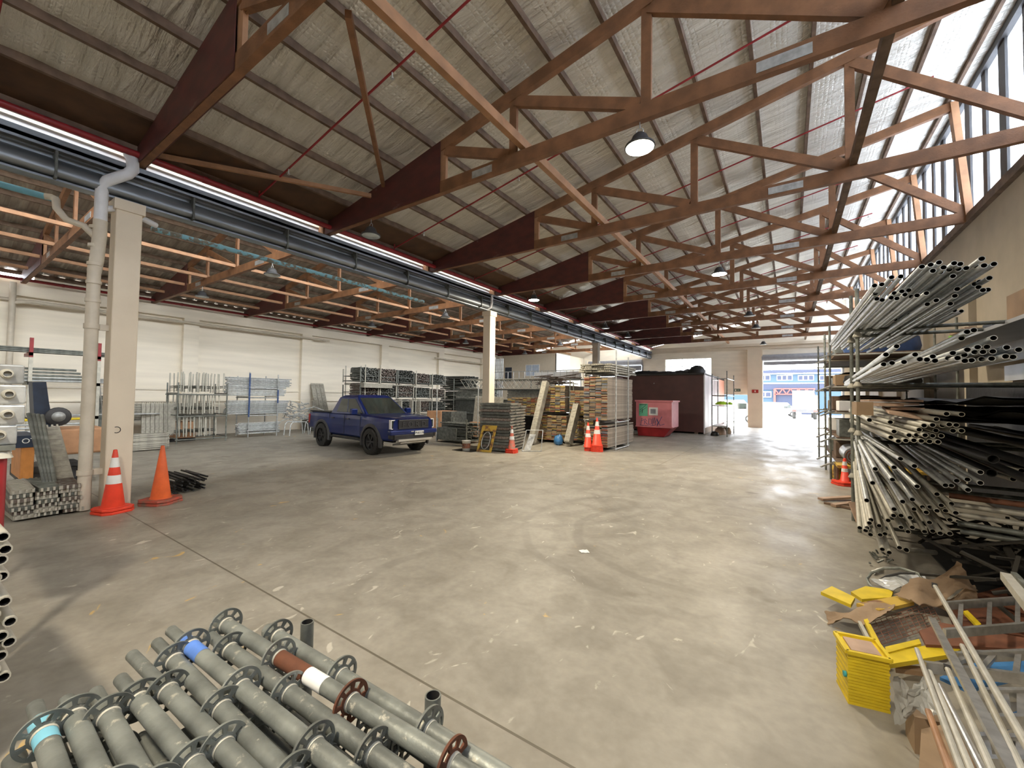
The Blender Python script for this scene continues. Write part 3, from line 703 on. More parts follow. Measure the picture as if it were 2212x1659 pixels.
    for c in AX:
        for s in (-1, 1):
            y0 = s*.86
            ty = MB().lathe([(.26, -.14), (.36, -.145), (.41, -.125), (.42, -.09), (.422, 0), (.42, .09), (.41, .125), (.36, .145), (.26, .14)], (c, y0, .422), 36, 'y')
            for k in range(36):
                a = 2*math.pi*k/36; q = Vector((c+.424*math.cos(a), y0, .422+.424*math.sin(a)))
                ty.bar(q+Vector((0, -.12, 0)), q+Vector((0, .12, 0)), .012, .035, (math.cos(a), 0, math.sin(a)))
            wo = ty.build('wheel', 'rubber', t)
            rm = MB().lathe([(.26, -.12), (.265, .10), (.24, .11), (.235, .03), (0, .03)], (c, y0, .422), 24, 'y') if s > 0 else MB().lathe([(.26, .12), (.265, -.10), (.24, -.11), (.235, -.03), (0, -.03)], (c, y0, .422), 24, 'y')
            for k in range(6):
                a = 2*math.pi*k/6
                for da in (-.12, .12): rm.bar((c, y0+s*.07, .422), (c+.24*math.cos(a+da), y0+s*.09, .422+.24*math.sin(a+da)), .035, .03, (0, s, 0))
            rm.build('rim', 'trim_black', wo)
    MB().box(.9, .905, .1, .2, 1.5, 1.6).build('sticker', 'white_panel', t) if False else None
    return t
tr = pickup(); tr.location = (-12.78, 9.55, 0); tr.rotation_euler = (0, 0, math.radians(-5))

# ------------------------------------------------------------------ traffic cones
def cone(hgt=.9, m='cone_red', bands=True, base='cone_red', stack=2, sq=.22):
    t = thing('traffic_cone', 'x', 'cone', (0, 0, 0)); rb, rt = .13*hgt/.9, .026; z0 = .05*stack
    def r(z): return rb+(rt-rb)*(z-z0)/(hgt-z0)
    MB().lathe([(0.0, hgt), (rt*.8, hgt), (rt, hgt-.01), (rb, z0), (rb+.015, z0), (rb+.015, z0-.01)], n=28).build('body', m, t)
    if bands:
        for a, b in ((.40, .55), (.69, .86)):
            za, zb = z0+(hgt-z0)*a, z0+(hgt-z0)*b
            MB().lathe([(r(za)+.002, za), (r(zb)+.002, zb)], n=28).build('reflective_band', 'cone_white', t)
    for k in range(stack):
        q = sq-.004*k; a = q*.62
        MB().prism([(-q, -a), (-a, -q), (a, -q), (q, -a), (q, a), (a, q), (-a, q), (-q, a)], 2, .05*k, .05*k+.042).build('base', base, t, bevel=.008)
    return t
def put(t, loc, lab, grp='traffic cones', rz=0):
    t.location = loc; t['label'] = lab; t['group'] = grp; t.rotation_euler = (0, 0, rz); return t
put(cone(1.0), (-9.03, 1.92, 0), 'red cone with two white bands standing against the near column', rz=.3)
put(cone(1.0, 'cone_orange', False, 'cone_dirty', 2, .26), (-9.12, 2.55, 0), 'plain orange cone without bands on a grimy stacked base', rz=.6)
put(cone(.92, 'cone_dirty', True, 'cone_red', 3, .2), (-7.97, 11.82, 0), 'faded dirty cone in front of the deck stack', rz=.2)
put(cone(1.22, 'cone_red', True, 'cone_red', 5, .22), (-5.78, 14.12, 0), 'tall bright red cone on a thick stack of bases by the plank rack', rz=.3)
put(cone(1.04, 'cone_red', True, 'cone_red', 3, .13), (-6.1, 14.05, 0), 'slim red and white cone just left of the thick cone stack', rz=.5)
put(cone(.62, 'cone_red', True, 'cone_red', 2, .22), (1.08, 12.3, 0), 'small red cone under the shelving on the right', rz=.4)

# ------------------------------------------------------------------ timber plank racks
PL = {}
def plank_mesh(L, w=.222, h=.042):
    k = (L, w, h)
    if k not in PL:
        mb = MB().box(-w/2, w/2, -L/2, L/2, 0, h); mb.m = [0, 0, 1, 0, 1, 0]
        PL[k] = mb.mesh('plank', ['plank', 'end_paint'], Vector((0, 0, 0)))
    return PL[k]
def planks(x0, y0, z0, cols, rows, L, grp, lab, pitch=.0445, jit=.03, sw=.234, miss=0):
    me = plank_mesh(L)
    for r in range(rows):
        for c in range(cols):
            if R_(0, 1) < miss and r > rows-4: continue
            inst('timber_plank', me, (x0+sw*(c+.5)+R_(-.003, .003), y0+L/2+R_(-jit, jit), z0+pitch*r), (0, 0, R_(-.004, .004)), lab, 'plank', grp)
planks(-6.44, 14.4, 1.13, 4, 36, 2.9, 'planks in the upper tier of the tall rack', 'scaffold plank with a painted end in the upper tier of the tall rack')
planks(-6.4, 14.35, .13, 4, 18, 3.0, 'planks in the lower tier of the tall rack', 'scaffold plank with a painted end in the lower tier of the tall rack', miss=.5)
def blockstack(x0, x1, y0, y1, z0, z1, lab, name='plank_pile', cat='planks'):
    """the rest of the planks, beyond the 300 built one by one: a pile of boards nobody could count from here"""
    mb = MB(); n = round((x1-x0)/.234); rws = int((z1-z0)/.0455)
    for c in range(n):
        for r in range(rws):
            j = R_(-.035, .035); a = x0+.234*c; z = z0+.0455*r; k = random.choice((1, 2, 3, 4, 5, 1, 3))
            o = len(mb.f); mb.box(a+.004, a+.230, y0+j, y1+j, z, z+.041); mb.m[o+2] = k; mb.m[o+4] = k
    return mb.build(name, ['plank', 'pl_a', 'pl_b', 'pl_c', 'pl_d', 'pl_e'], None, lab, cat, None, 'stuff')
for nm, c in (('pl_a', (.40, .28, .15)), ('pl_b', (.34, .12, .07)), ('pl_c', (.30, .24, .16)), ('pl_d', (.16, .17, .18)), ('pl_e', (.55, .42, .12))): mat(nm, c, .8, var=.35, scale=12)
blockstack(-9.0, -7.8, 15.6, 18.2, 1.32, 2.5, 'upper pile of mixed planks behind the tall leaning deck')
blockstack(-9.1, -7.7, 15.5, 18.2, .12, 1.2, 'lower pile of mixed planks behind the tall leaning deck')
blockstack(-7.75, -6.9, 15.9, 18.4, 1.2, 2.28, 'upper pile of yellow-ended planks next to the tall rack')
blockstack(-7.85, -6.7, 15.9, 18.4, .15, 1.12, 'lower pile of grey planks next to the tall rack')
blockstack(-11.9, -9.5, 17.2, 19.2, 1.05, 1.95, 'pile of brown planks behind the steel deck stack')
blockstack(-9.35, -9.1, 15.8, 18.0, .1, 1.1, 'narrow pile of planks at the left of the plank rack')
# tube frame of the tall rack
def rackframe(name, lab, xs, ys, levels, top, m='galv_dull', over=0, r=.024, cat='rack', tops=None):
    t = thing(name, lab, cat, ((xs[0]+xs[-1])/2, (ys[0]+ys[-1])/2, 0)); i = 0
    for x in xs:
        for y in ys:
            tp = tops[i % len(tops)] if tops else top
            MB().tube((x, y, 0), (x, y, tp), r, 10).build('post', m, t); i += 1
    for z in levels:
        for y in ys: MB().tube((xs[0]-over, y, z), (xs[-1]+over, y, z), r*.95, 8).build('cross_bar', m, t)
        for x in (xs[0], xs[-1]): MB().tube((x, ys[0]-over, z-.05), (x, ys[-1]+over, z-.05), r*.9, 8).build('rail', m, t)
    return t
rackframe('plank_rack', 'galvanised tube rack holding the tall plank stacks', (-6.58, -5.36), (14.9, 16.3), (.09, 1.09, 2.86), 3.7, 'galv', .08, tops=(3.4, 3.5, 3.75, 3.6))
rackframe('plank_rack', 'low tube rack under the piles of mixed planks', (-9.2, -7.75), (15.9, 17.6), (.09, 1.26), 2.7, 'galv_dull', .05, tops=(2.6, 2.7, 2.75, 2.65))
rackframe('plank_rack', 'low tube rack under the yellow-ended planks', (-7.68, -6.75), (16.1, 17.8), (.1, 1.16), 2.6, 'galv_dull', .05)

# steel decks (perforated planks with end hooks)
def deck_mesh(L, w=.235, h=.06, m='deck'):
    mb = MB().box(-w/2, w/2, -L/2, L/2, h-.008, h).box(-w/2, -w/2+.006, -L/2, L/2, 0, h).box(w/2-.006, w/2, -L/2, L/2, 0, h)
    n = max(3, int(L/.12))
    for i in range(n): y = -L/2+L*(i+.5)/n; mb.box(-w/2+.03, w/2-.03, y-.012, y+.012, h, h+.005)
    for s in (-1, 1):
        for q in (-.8, -.27, .27, .8):
            x = q*w/2; mb.box(x-.012, x+.012, s*L/2-.005, s*(L/2+.05), h-.02, h, 1); mb.box(x-.012, x+.012, s*(L/2+.035), s*(L/2+.055), h-.05, h, 1)
    for s in (-1, 1): mb.box(-w/2, w/2, s*L/2-.006, s*L/2+.002, 0, h-.004)
    return mb.mesh('deck', [m, 'galv_pale'], Vector((0, 0, 0)))
DK = deck_mesh(1.15); DKL = deck_mesh(2.6); DKS = deck_mesh(1.62); DK3 = deck_mesh(3.0); DKG = deck_mesh(1.15, h=.09, m='galv_dark'); DKH = deck_mesh(1.15, h=.09, m='galv_mix'); DKB = deck_mesh(1.15, h=.09, m='galv_dull')
G1 = 'steel decks in the stack before the middle column'
for r in range(16):
    for c in range(6):
        if r == 15 and c > 3: continue
        a = math.radians(12); q = Vector((0, -.62+.25*c, 0)); loc = Vector((-8.75, 12.35, .04+.105*r))+Vector((q.x*math.cos(a)-q.y*math.sin(a)*1, q.x*math.sin(a)+q.y*math.cos(a), 0))
        inst('steel_deck', (DKG, DKH, DKG, DKB)[(r*5+c*3+r//3) % 4], loc+Vector((R_(-.03, .03), 0, 0)), (0, 0, a+math.pi/2+R_(-.02, .02)), 'short steel scaffold deck in the square stack before the middle column', 'deck', G1)
def lean(mesh, foot, head, lab, grp, n=1, off=.05, name='steel_deck', cat='deck', wdir=None):
    foot, head = Vector(foot), Vector(head)
    for k in range(n):
        d = (head-foot).normalized(); wd = Vector(wdir or (1, 0, 0)); nn = wd.cross(d).normalized(); wd = d.cross(nn)
        mx = Matrix((wd, d, nn)).transposed().to_4x4(); c = (foot+head)/2+nn*off*k
        o = bpy.data.objects.new(name, mesh); COL.objects.link(o); o.matrix_world = Matrix.Translation(c) @ mx; tag(o, lab, cat, grp)
G2 = 'steel decks leaning on the plank piles'
lean(DKL, (-8.62, 14.35, .03), (-8.55, 15.35, 2.55), 'long steel deck leaning on the planks, one of the tall bundle', G2, 4, .07)
lean(DKS, (-7.28, 14.95, .03), (-7.25, 15.75, 1.58), 'short steel deck leaning on the planks, one of the low bundle', G2, 5, .07)
G3 = 'steel decks on top of the tall rack'
for r in range(4):
    for c in range(5):
        inst('steel_deck', DK3, (-6.5+.25*c+R_(-.02, .02), 15.9+R_(-.1, .1), 2.9+.085*r), (0, 0, R_(-.02, .02)), 'long white-edged steel deck on top of the tall plank rack', 'deck', G3)

# ------------------------------------------------------------------ small things on the floor in front of the stacks
t = thing('bucket', 'white plastic paint bucket with a rust-red label', 'bucket', (-9.5, 11.2, 0))
MB().lathe([(0, 0), (.13, 0), (.155, .36), (.165, .36), (.165, .375), (0, .375)], (-9.5, 11.2, 0), 24).build('pail', 'paper', t)
MB().lathe([(.140, .1), (.151, .27)], (-9.5, 11.2, 0), 24).build('paper_label', 'rusty_sheet', t)
MB().path([(-9.5+.16*math.cos(a), 11.05, .3-.14*math.sin(a)) for a in [math.pi*i/8 for i in range(9)]], .004, 5).build('handle', 'galv', t)
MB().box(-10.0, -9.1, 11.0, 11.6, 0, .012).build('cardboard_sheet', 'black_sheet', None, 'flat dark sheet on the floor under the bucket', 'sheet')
t = thing('yellow_frame', 'grimy yellow metal frame with an oval opening leaning on the deck stack', 'frame', (-8.8, 11.4, 0))
def slab(mb, pts, th, mi=0):
    pts = [Vector(p) for p in pts]; n = (pts[1]-pts[0]).cross(pts[2]-pts[0]).normalized()*th; mb.loft([[p-n/2 for p in pts], [p+n/2 for p in pts]], mi); return mb
o3 = Vector((-9.1, 11.30, 0)); ux = Vector((.56, .08, 0)); uz = Vector((.1, .2, .92))
def fq(a, b): return o3+ux*a+uz*b
m2 = MB()
for q in (((0, 0), (.14, 0), (.14, 1), (0, 1)), ((.86, 0), (1, 0), (1, 1), (.86, 1)), ((.14, .78), (.86, .78), (.86, 1), (.14, 1)), ((.14, 0), (.86, 0), (.86, .08), (.14, .08))): slab(m2, [fq(*p) for p in q], .05)
m2.build('panel', 'yellow_dirty', t)
MB().path([fq(.5+.3*math.cos(a)*(1 if abs(math.cos(a)) < .9 else .95), .43+.32*math.sin(a))-Vector((0, .03, 0)) for a in [2*math.pi*i/20 for i in range(20)]], .016, 6, closed=True).build('inner_ring', 'galv', t)
t = thing('folding_stool', 'bent galvanised trestle foot beside the dirty cone', 'stand', (-7.7, 12.6, 0))
MB().path([(-7.85, 12.3, 0), (-7.8, 12.5, .75), (-7.35, 12.9, .75), (-7.3, 12.7, .02), (-7.85, 12.3, .02)], .018, 8).build('tube_frame', 'galv', t)
slab(MB(), [(-7.8, 12.35, .05), (-7.6, 12.45, .05), (-7.55, 12.75, .6), (-7.75, 12.65, .6)], .01).build('plate', 'galv', t)
mb = MB(); random.seed(4)
for i in range(5): a = i*1.3; mb.lathe([(0, .45-.02*i), (.10, .36), (.15, .2), (.13, .05), (0, 0)], (-7.78+.05*math.cos(a), 14.95+.05*math.sin(a), 0), 9)
mb.build('plastic_bag', 'tarp_blue', None, 'crumpled blue plastic bag between the plank piles', 'bag')

# ------------------------------------------------------------------ skip bin, maroon shed, scaffold tower
SX0, SX1, SY0, SY1 = -6.55, -4.78, 21.2, 22.7
t = thing('skip_bin', 'pink and red steel skip bin with posters and a blue scrawl', 'bin', ((SX0+SX1)/2, 21.9, 0))
MB().box(SX0, SX1, SY0, SY1, .5, 1.80).build('upper_box', 'skip_pink', t)
MB().loft([[Vector(q) for q in ((SX0+.05, SY0+.02, .5), (SX1-.02, SY0+.02, .5), (SX1-.02, SY1, .5), (SX0+.05, SY1, .5))], [Vector(q) for q in ((SX0+.05, SY0+.2, 0.02), (SX1-.42, SY0+.2, 0.02), (SX1-.42, SY1-.2, 0.02), (SX0+.05, SY1-.2, 0.02))]]).build('sloped_base', 'skip_red', t)
MB().box(SX0-.05, SX1+.06, SY0-.04, SY1+.04, 1.78, 1.86).build('rim', 'skip_pink', t); MB().box(SX0-.02, SX1+.05, SY0-.03, SY0, .49, .55).build('lower_rib', 'skip_pink', t)
p = MB().box(SX0+.16, SX0+.60, SY0-.012, SY0-.004, 1.05, 1.68).build('poster', 'sign_green', t)
MB().bar((SX0+.2, SY0-.015, 1.62), (SX0+.55, SY0-.015, 1.64), .004, .03).bar((SX0+.22, SY0-.015, 1.35), (SX0+.5, SY0-.015, 1.6), .004, .02).bar((SX0+.2, SY0-.015, 1.25), (SX0+.55, SY0-.015, 1.5), .004, .015).bar((SX0+.32, SY0-.015, 1.2), (SX0+.34, SY0-.015, 1.4), .004, .03).build('poster_print', 'ink', p)
p = MB().box(SX0+.66, SX0+1.1, SY0-.012, SY0-.004, 1.1, 1.5).build('poster', 'paper', t)
MB().box(SX0+.74, SX0+1.0, SY0-.016, SY0-.013, 1.18, 1.42).build('poster_print', 'grey_sheet', p)
sc = [[(.25, .60), (.30, .95), (.42, .85), (.28, .80)], [(.42, .62), (.47, .92), (.56, .80), (.45, .78), (.60, .62)], [(.64, .62), (.66, .93), (.78, .9), (.80, .66), (.66, .63)], [(.84, .6), (.86, .98), (.9, .7), (.95, 1.0), (.98, .6)], [(.98, .75), (1.05, .9), (1.12, .75), (1.05, .62)], [(1.06, .55), (1.3, 1.05)], [(1.05, .95), (1.22, .6), (1.42, .68)], [(.2, .58), (.7, .55), (.95, .6)]]
g = MB()
for l in sc: g.path([(SX0+x, SY0-.008, z) for x, z in l], .012, 5)
g.build('graffiti', 'steel_blue', t)
QX0, QX1, QY0, QY1 = -9.0, -3.85, 24.8, 33.2
t = thing('maroon_shed', 'large windowless dark maroon plywood shed behind the skip', 'shed', ((QX0+QX1)/2, 29, 0))
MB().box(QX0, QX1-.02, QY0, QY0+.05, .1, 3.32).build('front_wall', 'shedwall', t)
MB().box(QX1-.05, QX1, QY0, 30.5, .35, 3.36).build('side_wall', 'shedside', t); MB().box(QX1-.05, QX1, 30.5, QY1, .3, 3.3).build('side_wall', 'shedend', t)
MB().box(QX1-.06, QX1+.01, QY0+.1, 30.5, .02, .35).build('kick_board', 'ply', t)
MB().box(QX1-.05, QX1+.01, QY0-.01, QY0+.06, .02, 3.36).build('corner_post', 'white_panel', t)
for k in range(1, 5): MB().box(QX1, QX1+.006, QY0+1.2*k, QY0+1.2*k+.02, .35, 3.36).build('panel_joint', 'grey_sheet', t)
MB().box(QX0-.12, QX1, QY0-.12, QY1, 3.32, 3.42).build('roof', 'black', t)
MB().box(QX0, QX0+.05, QY0, QY1, .1, 3.32).build('side_wall', 'shedwall', t); MB().box(QX0, QX1, QY1-.05, QY1, .1, 3.32).build('back_wall', 'shedwall', t)
for x in (-6.1, -4.4, -8): MB().box(x, x+.2, QY0+.1, QY1-.1, 0, .11).build('skid', 'wood_old', t)
MB().lathe([(0, 0), (.03, 0), (.03, .02), (0, .02)], (-6.6, QY0-.02, 2.85), 8, 'y').build('knob', 'chrome', t)
# tarps heaped on the roof: each its own lump
for i, (x, y, a, b, h) in enumerate([(-7.2, 25.3, 1.0, .6, .22), (-6.0, 25.2, .7, .5, .16), (-5.1, 25.4, .6, .5, .2), (-4.3, 25.2, .45, .5, .42), (-4.9, 26.2, .5, .5, .3)]):
    rs = []
    for q, hh in ((1, 0), (.92, .4), (.7, .8), (.3, 1.0)):
        rs.append([Vector((x+a*q*math.cos(u)*R_(.9, 1.1), y+b*q*math.sin(u)*R_(.9, 1.1), 3.42+h*hh*R_(.85, 1.1))) for u in [2*math.pi*k/14 for k in range(14)]])
    MB().loft(rs, 0, True).build('tarpaulin', 'black_sheet', None, ['wide low black tarpaulin at the left of the shed roof', 'black tarpaulin lump left of the middle of the shed roof', 'black tarpaulin lump right of the middle of the shed roof', 'tall black tarpaulin heap at the front right corner of the shed roof', 'black tarpaulin heap behind the corner heap'][i], 'tarpaulin', 'tarpaulins on the shed roof')
t = thing('scaffold_tower', 'slender scaffold tower standing beside the pale side of the shed', 'scaffold', (-2.95, 25.3, 0))
tw = [(-3.45, 24.6, 3.35), (-3.42, 26.6, 3.3), (-2.66, 24.0, 3.45), (-2.6, 26.6, 3.35)]
for x, y, z in tw: MB().tube((x, y, 0), (x, y, z), .024, 8).build('standard', 'galv_dull', t)
for z in (.5, 1.62, 2.15, 3.05):
    MB().tube((tw[0][0], tw[0][1], z), (tw[2][0], tw[2][1], z), .022, 8).build('ledger', 'galv', t); MB().tube((tw[0][0], tw[0][1], z), (tw[1][0], tw[1][1], z), .022, 8).build('ledger', 'galv', t)
    MB().tube((tw[2][0], tw[2][1], z), (tw[3][0], tw[3][1], z), .022, 8).build('ledger', 'galv', t)
MB().box(-3.4, -2.65, 24.2, 26.5, .5, .56).build('platform', 'galv', t); MB().box(-3.4, -2.7, 24.4, 26.5, 2.13, 2.18).build('platform', 'wood_old', t)
for i, (x, y, z, m, lab, s) in enumerate([(-3.0, 24.9, 1.66, 'hivis', 'crumpled yellow-green vest on the scaffold tower', (.35, .25, .18)), (-2.75, 26.2, 1.66, 'hivis', 'second yellow-green cloth hanging at the back of the tower', (.15, .2, .15)), (-3.3, 24.4, 0, 'black', 'small black bag on the floor under the scaffold tower', (.22, .2, .22)), (-3.15, 25.4, 0, 'pinkish', 'pale sack on the floor under the scaffold tower', (.3, .35, .42)), (-2.95, 26.3, 0, 'card', 'brown sack at the back under the scaffold tower', (.25, .3, .4))]):
    rs = [[Vector((x+s[0]*q*math.cos(u)*R_(.85, 1.1), y+s[1]*q*math.sin(u), z+s[2]*hh*R_(.9, 1.1))) for u in [2*math.pi*k/12 for k in range(12)]] for q, hh in ((.9, 0), (1, .3), (.8, .75), (.3, 1.0))]
    MB().loft(rs, 0, True).build(['cloth', 'cloth', 'bag', 'sack', 'sack'][i], m, None, lab, ['vest', 'vest', 'bag', 'sack', 'sack'][i])
# signs
t = MB().box(-3.35, -2.9, FAR-.03, FAR-.01, 2.55, 2.75).build('exit_sign', 'exit_green', None, 'small dark green exit sign over the side opening', 'sign')
MB().box(-3.27, -3.17, FAR-.035, FAR-.031, 2.6, 2.7).box(-3.12, -2.96, FAR-.035, FAR-.031, 2.64, 2.67).build('sign_print', 'paper', t)
t = MB().box(-2.15, -1.75, FAR-.53, FAR-.51, 2.45, 2.68).build('fire_sign', 'red_steel', None, 'small red fire sign on the pier by the roller door', 'sign')
MB().box(-1.98, -1.92, FAR-.535, FAR-.531, 2.5, 2.63).build('sign_print', 'paper', t)

# ------------------------------------------------------------------ office box at the back of the left bay
OX, OY, OZ = -15.35, 29.0, 5.42
t = thing('office_box', 'cream partition office in the far corner with small windows', 'office', (-17.8, 31.5, 0))
MB().box(-20.6, OX, OY, OY+.1, 0, OZ).build('front_wall', 'office', t)
MB().box(OX-.1, OX, OY, FAR-.05, 0, OZ).build('side_wall', 'office', t)
MB().box(OX-.02, OX+.012, OY-.012, 31.4, 0, OZ+.05).build('white_cladding', 'white_panel', t)
MB().box(-20.6, OX, OY, FAR-.05, OZ, OZ+.06).build('roof', 'office', t)
MB().box(-21.8, -20.65, OY-.4, OY+.1, 0, 5.35).build('return_wall', 'office', t)
MB().box(-21.3, -20.8, OY-.43, OY-.41, 3.0, 4.4).build('notice', 'paper', t)
w1 = MB().box(-20.35, -19.65, OY-.02, OY, 3.35, 4.45).build('window', 'navy', t)
w2 = MB().box(-18.2, -16.95, OY-.02, OY, 3.7, 4.6).build('window', 'tint', t)
MB().box(-18.25, -16.9, OY-.03, OY-.01, 4.58, 4.63).box(-18.25, -16.9, OY-.03, OY-.01, 3.66, 3.71).box(-18.25, -18.2, OY-.03, OY-.01, 3.66, 4.6).box(-16.95, -16.9, OY-.03, OY-.01, 3.66, 4.6).box(-17.65, -17.61, OY-.03, OY-.01, 3.7, 4.6).build('window_frame', 'white_panel', w2)
w3 = MB().box(OX+.012, OX+.03, 30.2, 31.1, 3.5, 4.5).build('window', 'tint', t)
MB().box(OX+.02, OX+.04, 30.15, 31.15, 4.1, 4.5).build('blind', 'paper', w3)

#@@PART3
# ------------------------------------------------------------------ racks along the cream side wall
random.seed(11)
rackframe('tube_rack', 'tube rack with a blue post, full of long galvanised tubes, by the cream wall', (-20.6, -19.45), (8.35, 9.55), (.35, 1.0, 1.78, 2.2), 2.85, 'galv', .05, tops=(2.7, 2.75, 2.85, 2.8))
rod('rack_sleeve', (-19.43, 8.35, .9), (-19.43, 8.35, 2.8), .032, 'steel_blue', 'blue sleeve tube on the front post of the tube rack', 'tube', None, 0)
rod('rack_sleeve', (-19.43, 9.55, 1.5), (-19.43, 9.55, 2.1), .032, 'steel_blue', 'short blue sleeve tube on the right post of the tube rack', 'tube', None, 0)
for z0, n, y0, y1, lab in ((.15, 9, 8.0, 9.7, 'galvanised tube in the lowest tier of the wall rack'), (1.02, 11, 7.55, 10.05, 'galvanised tube in the second tier of the wall rack'), (1.82, 8, 7.5, 9.9, 'galvanised tube in the third tier of the wall rack'), (2.24, 7, 7.55, 10.15, 'galvanised tube in the top tier of the wall rack')):
    for i in range(n):
        for j in range(2):
            d = R_(-.06, .06); rod('scaffold_tube', (-19.52-.2*j-.02*(i % 2), y0+d, z0+.025+.055*i), (-19.52-.2*j-.02*(i % 2), y1+d, z0+.025+.055*i), .024, 'galv', lab, 'tube', 'tubes in the wall rack', n=8)
# frames standing on end
def hframe(w_=1.0, h_=.75, name='scaffold_frame'):
    t = thing(name, 'x', 'frame', (0, 0, 0))
    for s in (-1, 1): MB().tube((s*w_/2, 0, 0), (s*w_/2, 0, h_), .024, 8).build('upright', 'galv_pale', t)
    for z in (h_*.22, h_*.3): MB().tube((-w_/2, 0, z), (w_/2, 0, z), .018, 6).build('rung', 'galv_dull', t)
    return t
fr0 = hframe(); first = True
for tier, z, n in (('top', 1.95, 13), ('middle', 1.12, 12), ('bottom', .25, 11)):
    for i in range(n):
        y = 5.75+.115*i; o = fr0 if first else dup(fr0); first = False
        o.location = (-19.35+R_(-.05, .05)-.25*abs(i-n/2)/n, y, z); o.rotation_euler = (R_(-.04, .04), R_(-.05, .05), R_(-.1, .1))
        o['label'] = 'scaffold frame standing on end in the %s tier of the frame rack' % tier; o['group'] = 'frames in the frame rack, %s tier' % tier
rackframe('frame_rack', 'tube rack holding scaffold frames on end beside the long-tube rack', (-19.95, -18.8), (5.65, 7.25), (.2, 1.07, 1.9), 2.3, 'galv_dull', .05)
# mixed goods before the wall
def crate_box(x0, x1, y0, y1, z0, z1, m, name, lab, cat, grp=None):
    t = thing(name, lab, cat, ((x0+x1)/2, (y0+y1)/2, z0), grp)
    MB().box(x0, x1, y0, y1, z0, z1).build('body', m, t, bevel=.01)
    return t
def stillage(x0, x1, y0, y1, z0, z1, lab, fill='galv_mix', grp=None, rowsn=5, ends=True):
    """open steel cage with its load of fittings"""
    t = thing('stillage', lab, 'stillage', ((x0+x1)/2, (y0+y1)/2, z0), grp)
    for x in (x0, x1):
        for y in (y0, y1): MB().box(x-.025, x+.025, y-.025, y+.025, z0, z1+.05).build('post', 'galv_pale' if R_(0, 1) < .4 else 'galv_dull', t)
    c = MB().box(x0, x1, y0, y1, z0+.05, z0+.09)
    for z in (z0+.07, (z0+z1)/2): c.bar((x1, y0, z), (x1, y1, z), .02, .03).bar((x0, y0, z), (x0, y1, z), .02, .03).bar((x0, y0, z), (x1, y0, z), .02, .03)
    c.build('tray', 'galv_dark', t)
    return t
def load(x0, x1, y0, y1, z0, z1, r, L, m, lab, name='scaffold_fittings', axis='x', dens=1):
    """a tangle of short galvanised braces that nobody could count from here"""
    mb = MB(); step = r*2.4/dens; z = z0
    while z < z1:
        if axis == 'x':
            y = y0
            while y < y1:
                d = R_(-.06, .1); mb.tube((x0+R_(0, .05), y+R_(-r, r), z+R_(-r, r)), (x1+d, y+R_(-r, r), z+R_(-r, r)), r, 5); y += step*2
        else:
            x = x0
            while x < x1:
                d = R_(-.06, .12); mb.tube((x+R_(-r, r), y0-d, z+R_(-r, r)), (x+R_(-r, r), y1+R_(-.05, .1), z+R_(-r, r)), r, 5); x += step*2
        z += step*1.3
    return mb.build(name, m, None, lab, 'scaffold parts', None, 'stuff')
# the big bracing rack (three tiers, five bays) behind the truck
BX0, BX1 = -18.6, -17.2; bays = [(12.3, 13.35), (13.45, 14.5), (14.6, 15.7), (15.85, 16.95), (17.1, 18.2)]
words = ['leftmost', 'second', 'middle', 'fourth', 'rightmost']
for ti, (z0, z1) in enumerate(((.1, .88), (.95, 1.72), (1.76, 2.5), (2.55, 3.3))):
    for bi, (y0, y1) in enumerate(bays):
        if ti < 1 and bi < 2: continue
        z1b = z1-(.12 if bi > 2 else 0)-R_(0, .05)
        lvl = ['floor', 'second', 'third', 'top'][ti]
        stillage(BX0, BX1, y0, y1, z0, z1b-.1, 'steel stillage on the %s level of the bracing rack, %s bay' % (lvl, words[bi]), grp='stillages of the bracing rack')
        load(BX0+.5, BX1-.05, y0+.05, y1-.05, z0+.12, z1b, .028, 1.3, ['galv_mix', 'galv_dark', 'galv_mix', 'galv_dark'][(ti+bi) % 4], 'grey ends of braces filling the %s stillage on the %s level' % (words[bi], lvl), dens=1.5)
rackframe('bracing_rack', 'tall tube frame of the bracing rack behind the blue truck', (-18.7, -17.1), (12.5, 13.4, 15.8, 17.05), (.85, 1.68, 2.5), 3.4, 'galv_pale', .05, tops=(3.4, 3.45, 3.3, 3.2))
crate_box(-17.25, -16.9, 12.3, 14.0, 2.28, 2.5, 'deck', 'toe_board', 'pale board lying across the bracing rack at the left', 'board')
# things left of the frame rack, seen between the column and the frames
t = thing('pallet_of_frames', 'orange-brown wooden crate in front of the wall, left of the frame rack', 'crate', (-20.2, 5.9, 0))
MB().box(-20.8, -19.9, 5.2, 6.6, .12, .75).build('side', 'orange_ply', t); MB().box(-20.8, -19.9, 5.2, 6.6, 0, .1).build('base', 'black', t)
for i in range(9): inst('steel_deck', DK3, (-20.5, 5.75, .82+.075*i), (0, 0, .03*((i % 3)-1)), 'galvanised deck in the flat pile on the orange-brown crate', 'deck', 'decks on the crate by the wall')
for i in range(7): lean(DK, (-19.6+.03*i, 4.95+.12*i, .35), (-19.72+.03*i, 4.95+.12*i, 1.5), 'short galvanised deck standing upright left of the frame rack', 'upright decks by the crate', 1, 0, wdir=(0, 1, 0))
for i in range(9): inst('steel_deck', DK, (-17.5+.02*(i % 2), 4.4, .04+.058*i), (0, 0, R_(-.03, .03)), 'short galvanised deck in the low pile right of the near column', 'deck', 'low deck pile right of the near column')
t = thing('ladder', 'white aluminium ladder leaning against the wall just right of the near column', 'ladder', (-20.5, 4.3, 0))
for s in (-.2, .2): MB().bar((-20.4, 4.25+s, 0), (-21.9, 4.25+s*.8, 2.65), .03, .07).build('stile', 'alloy', t)
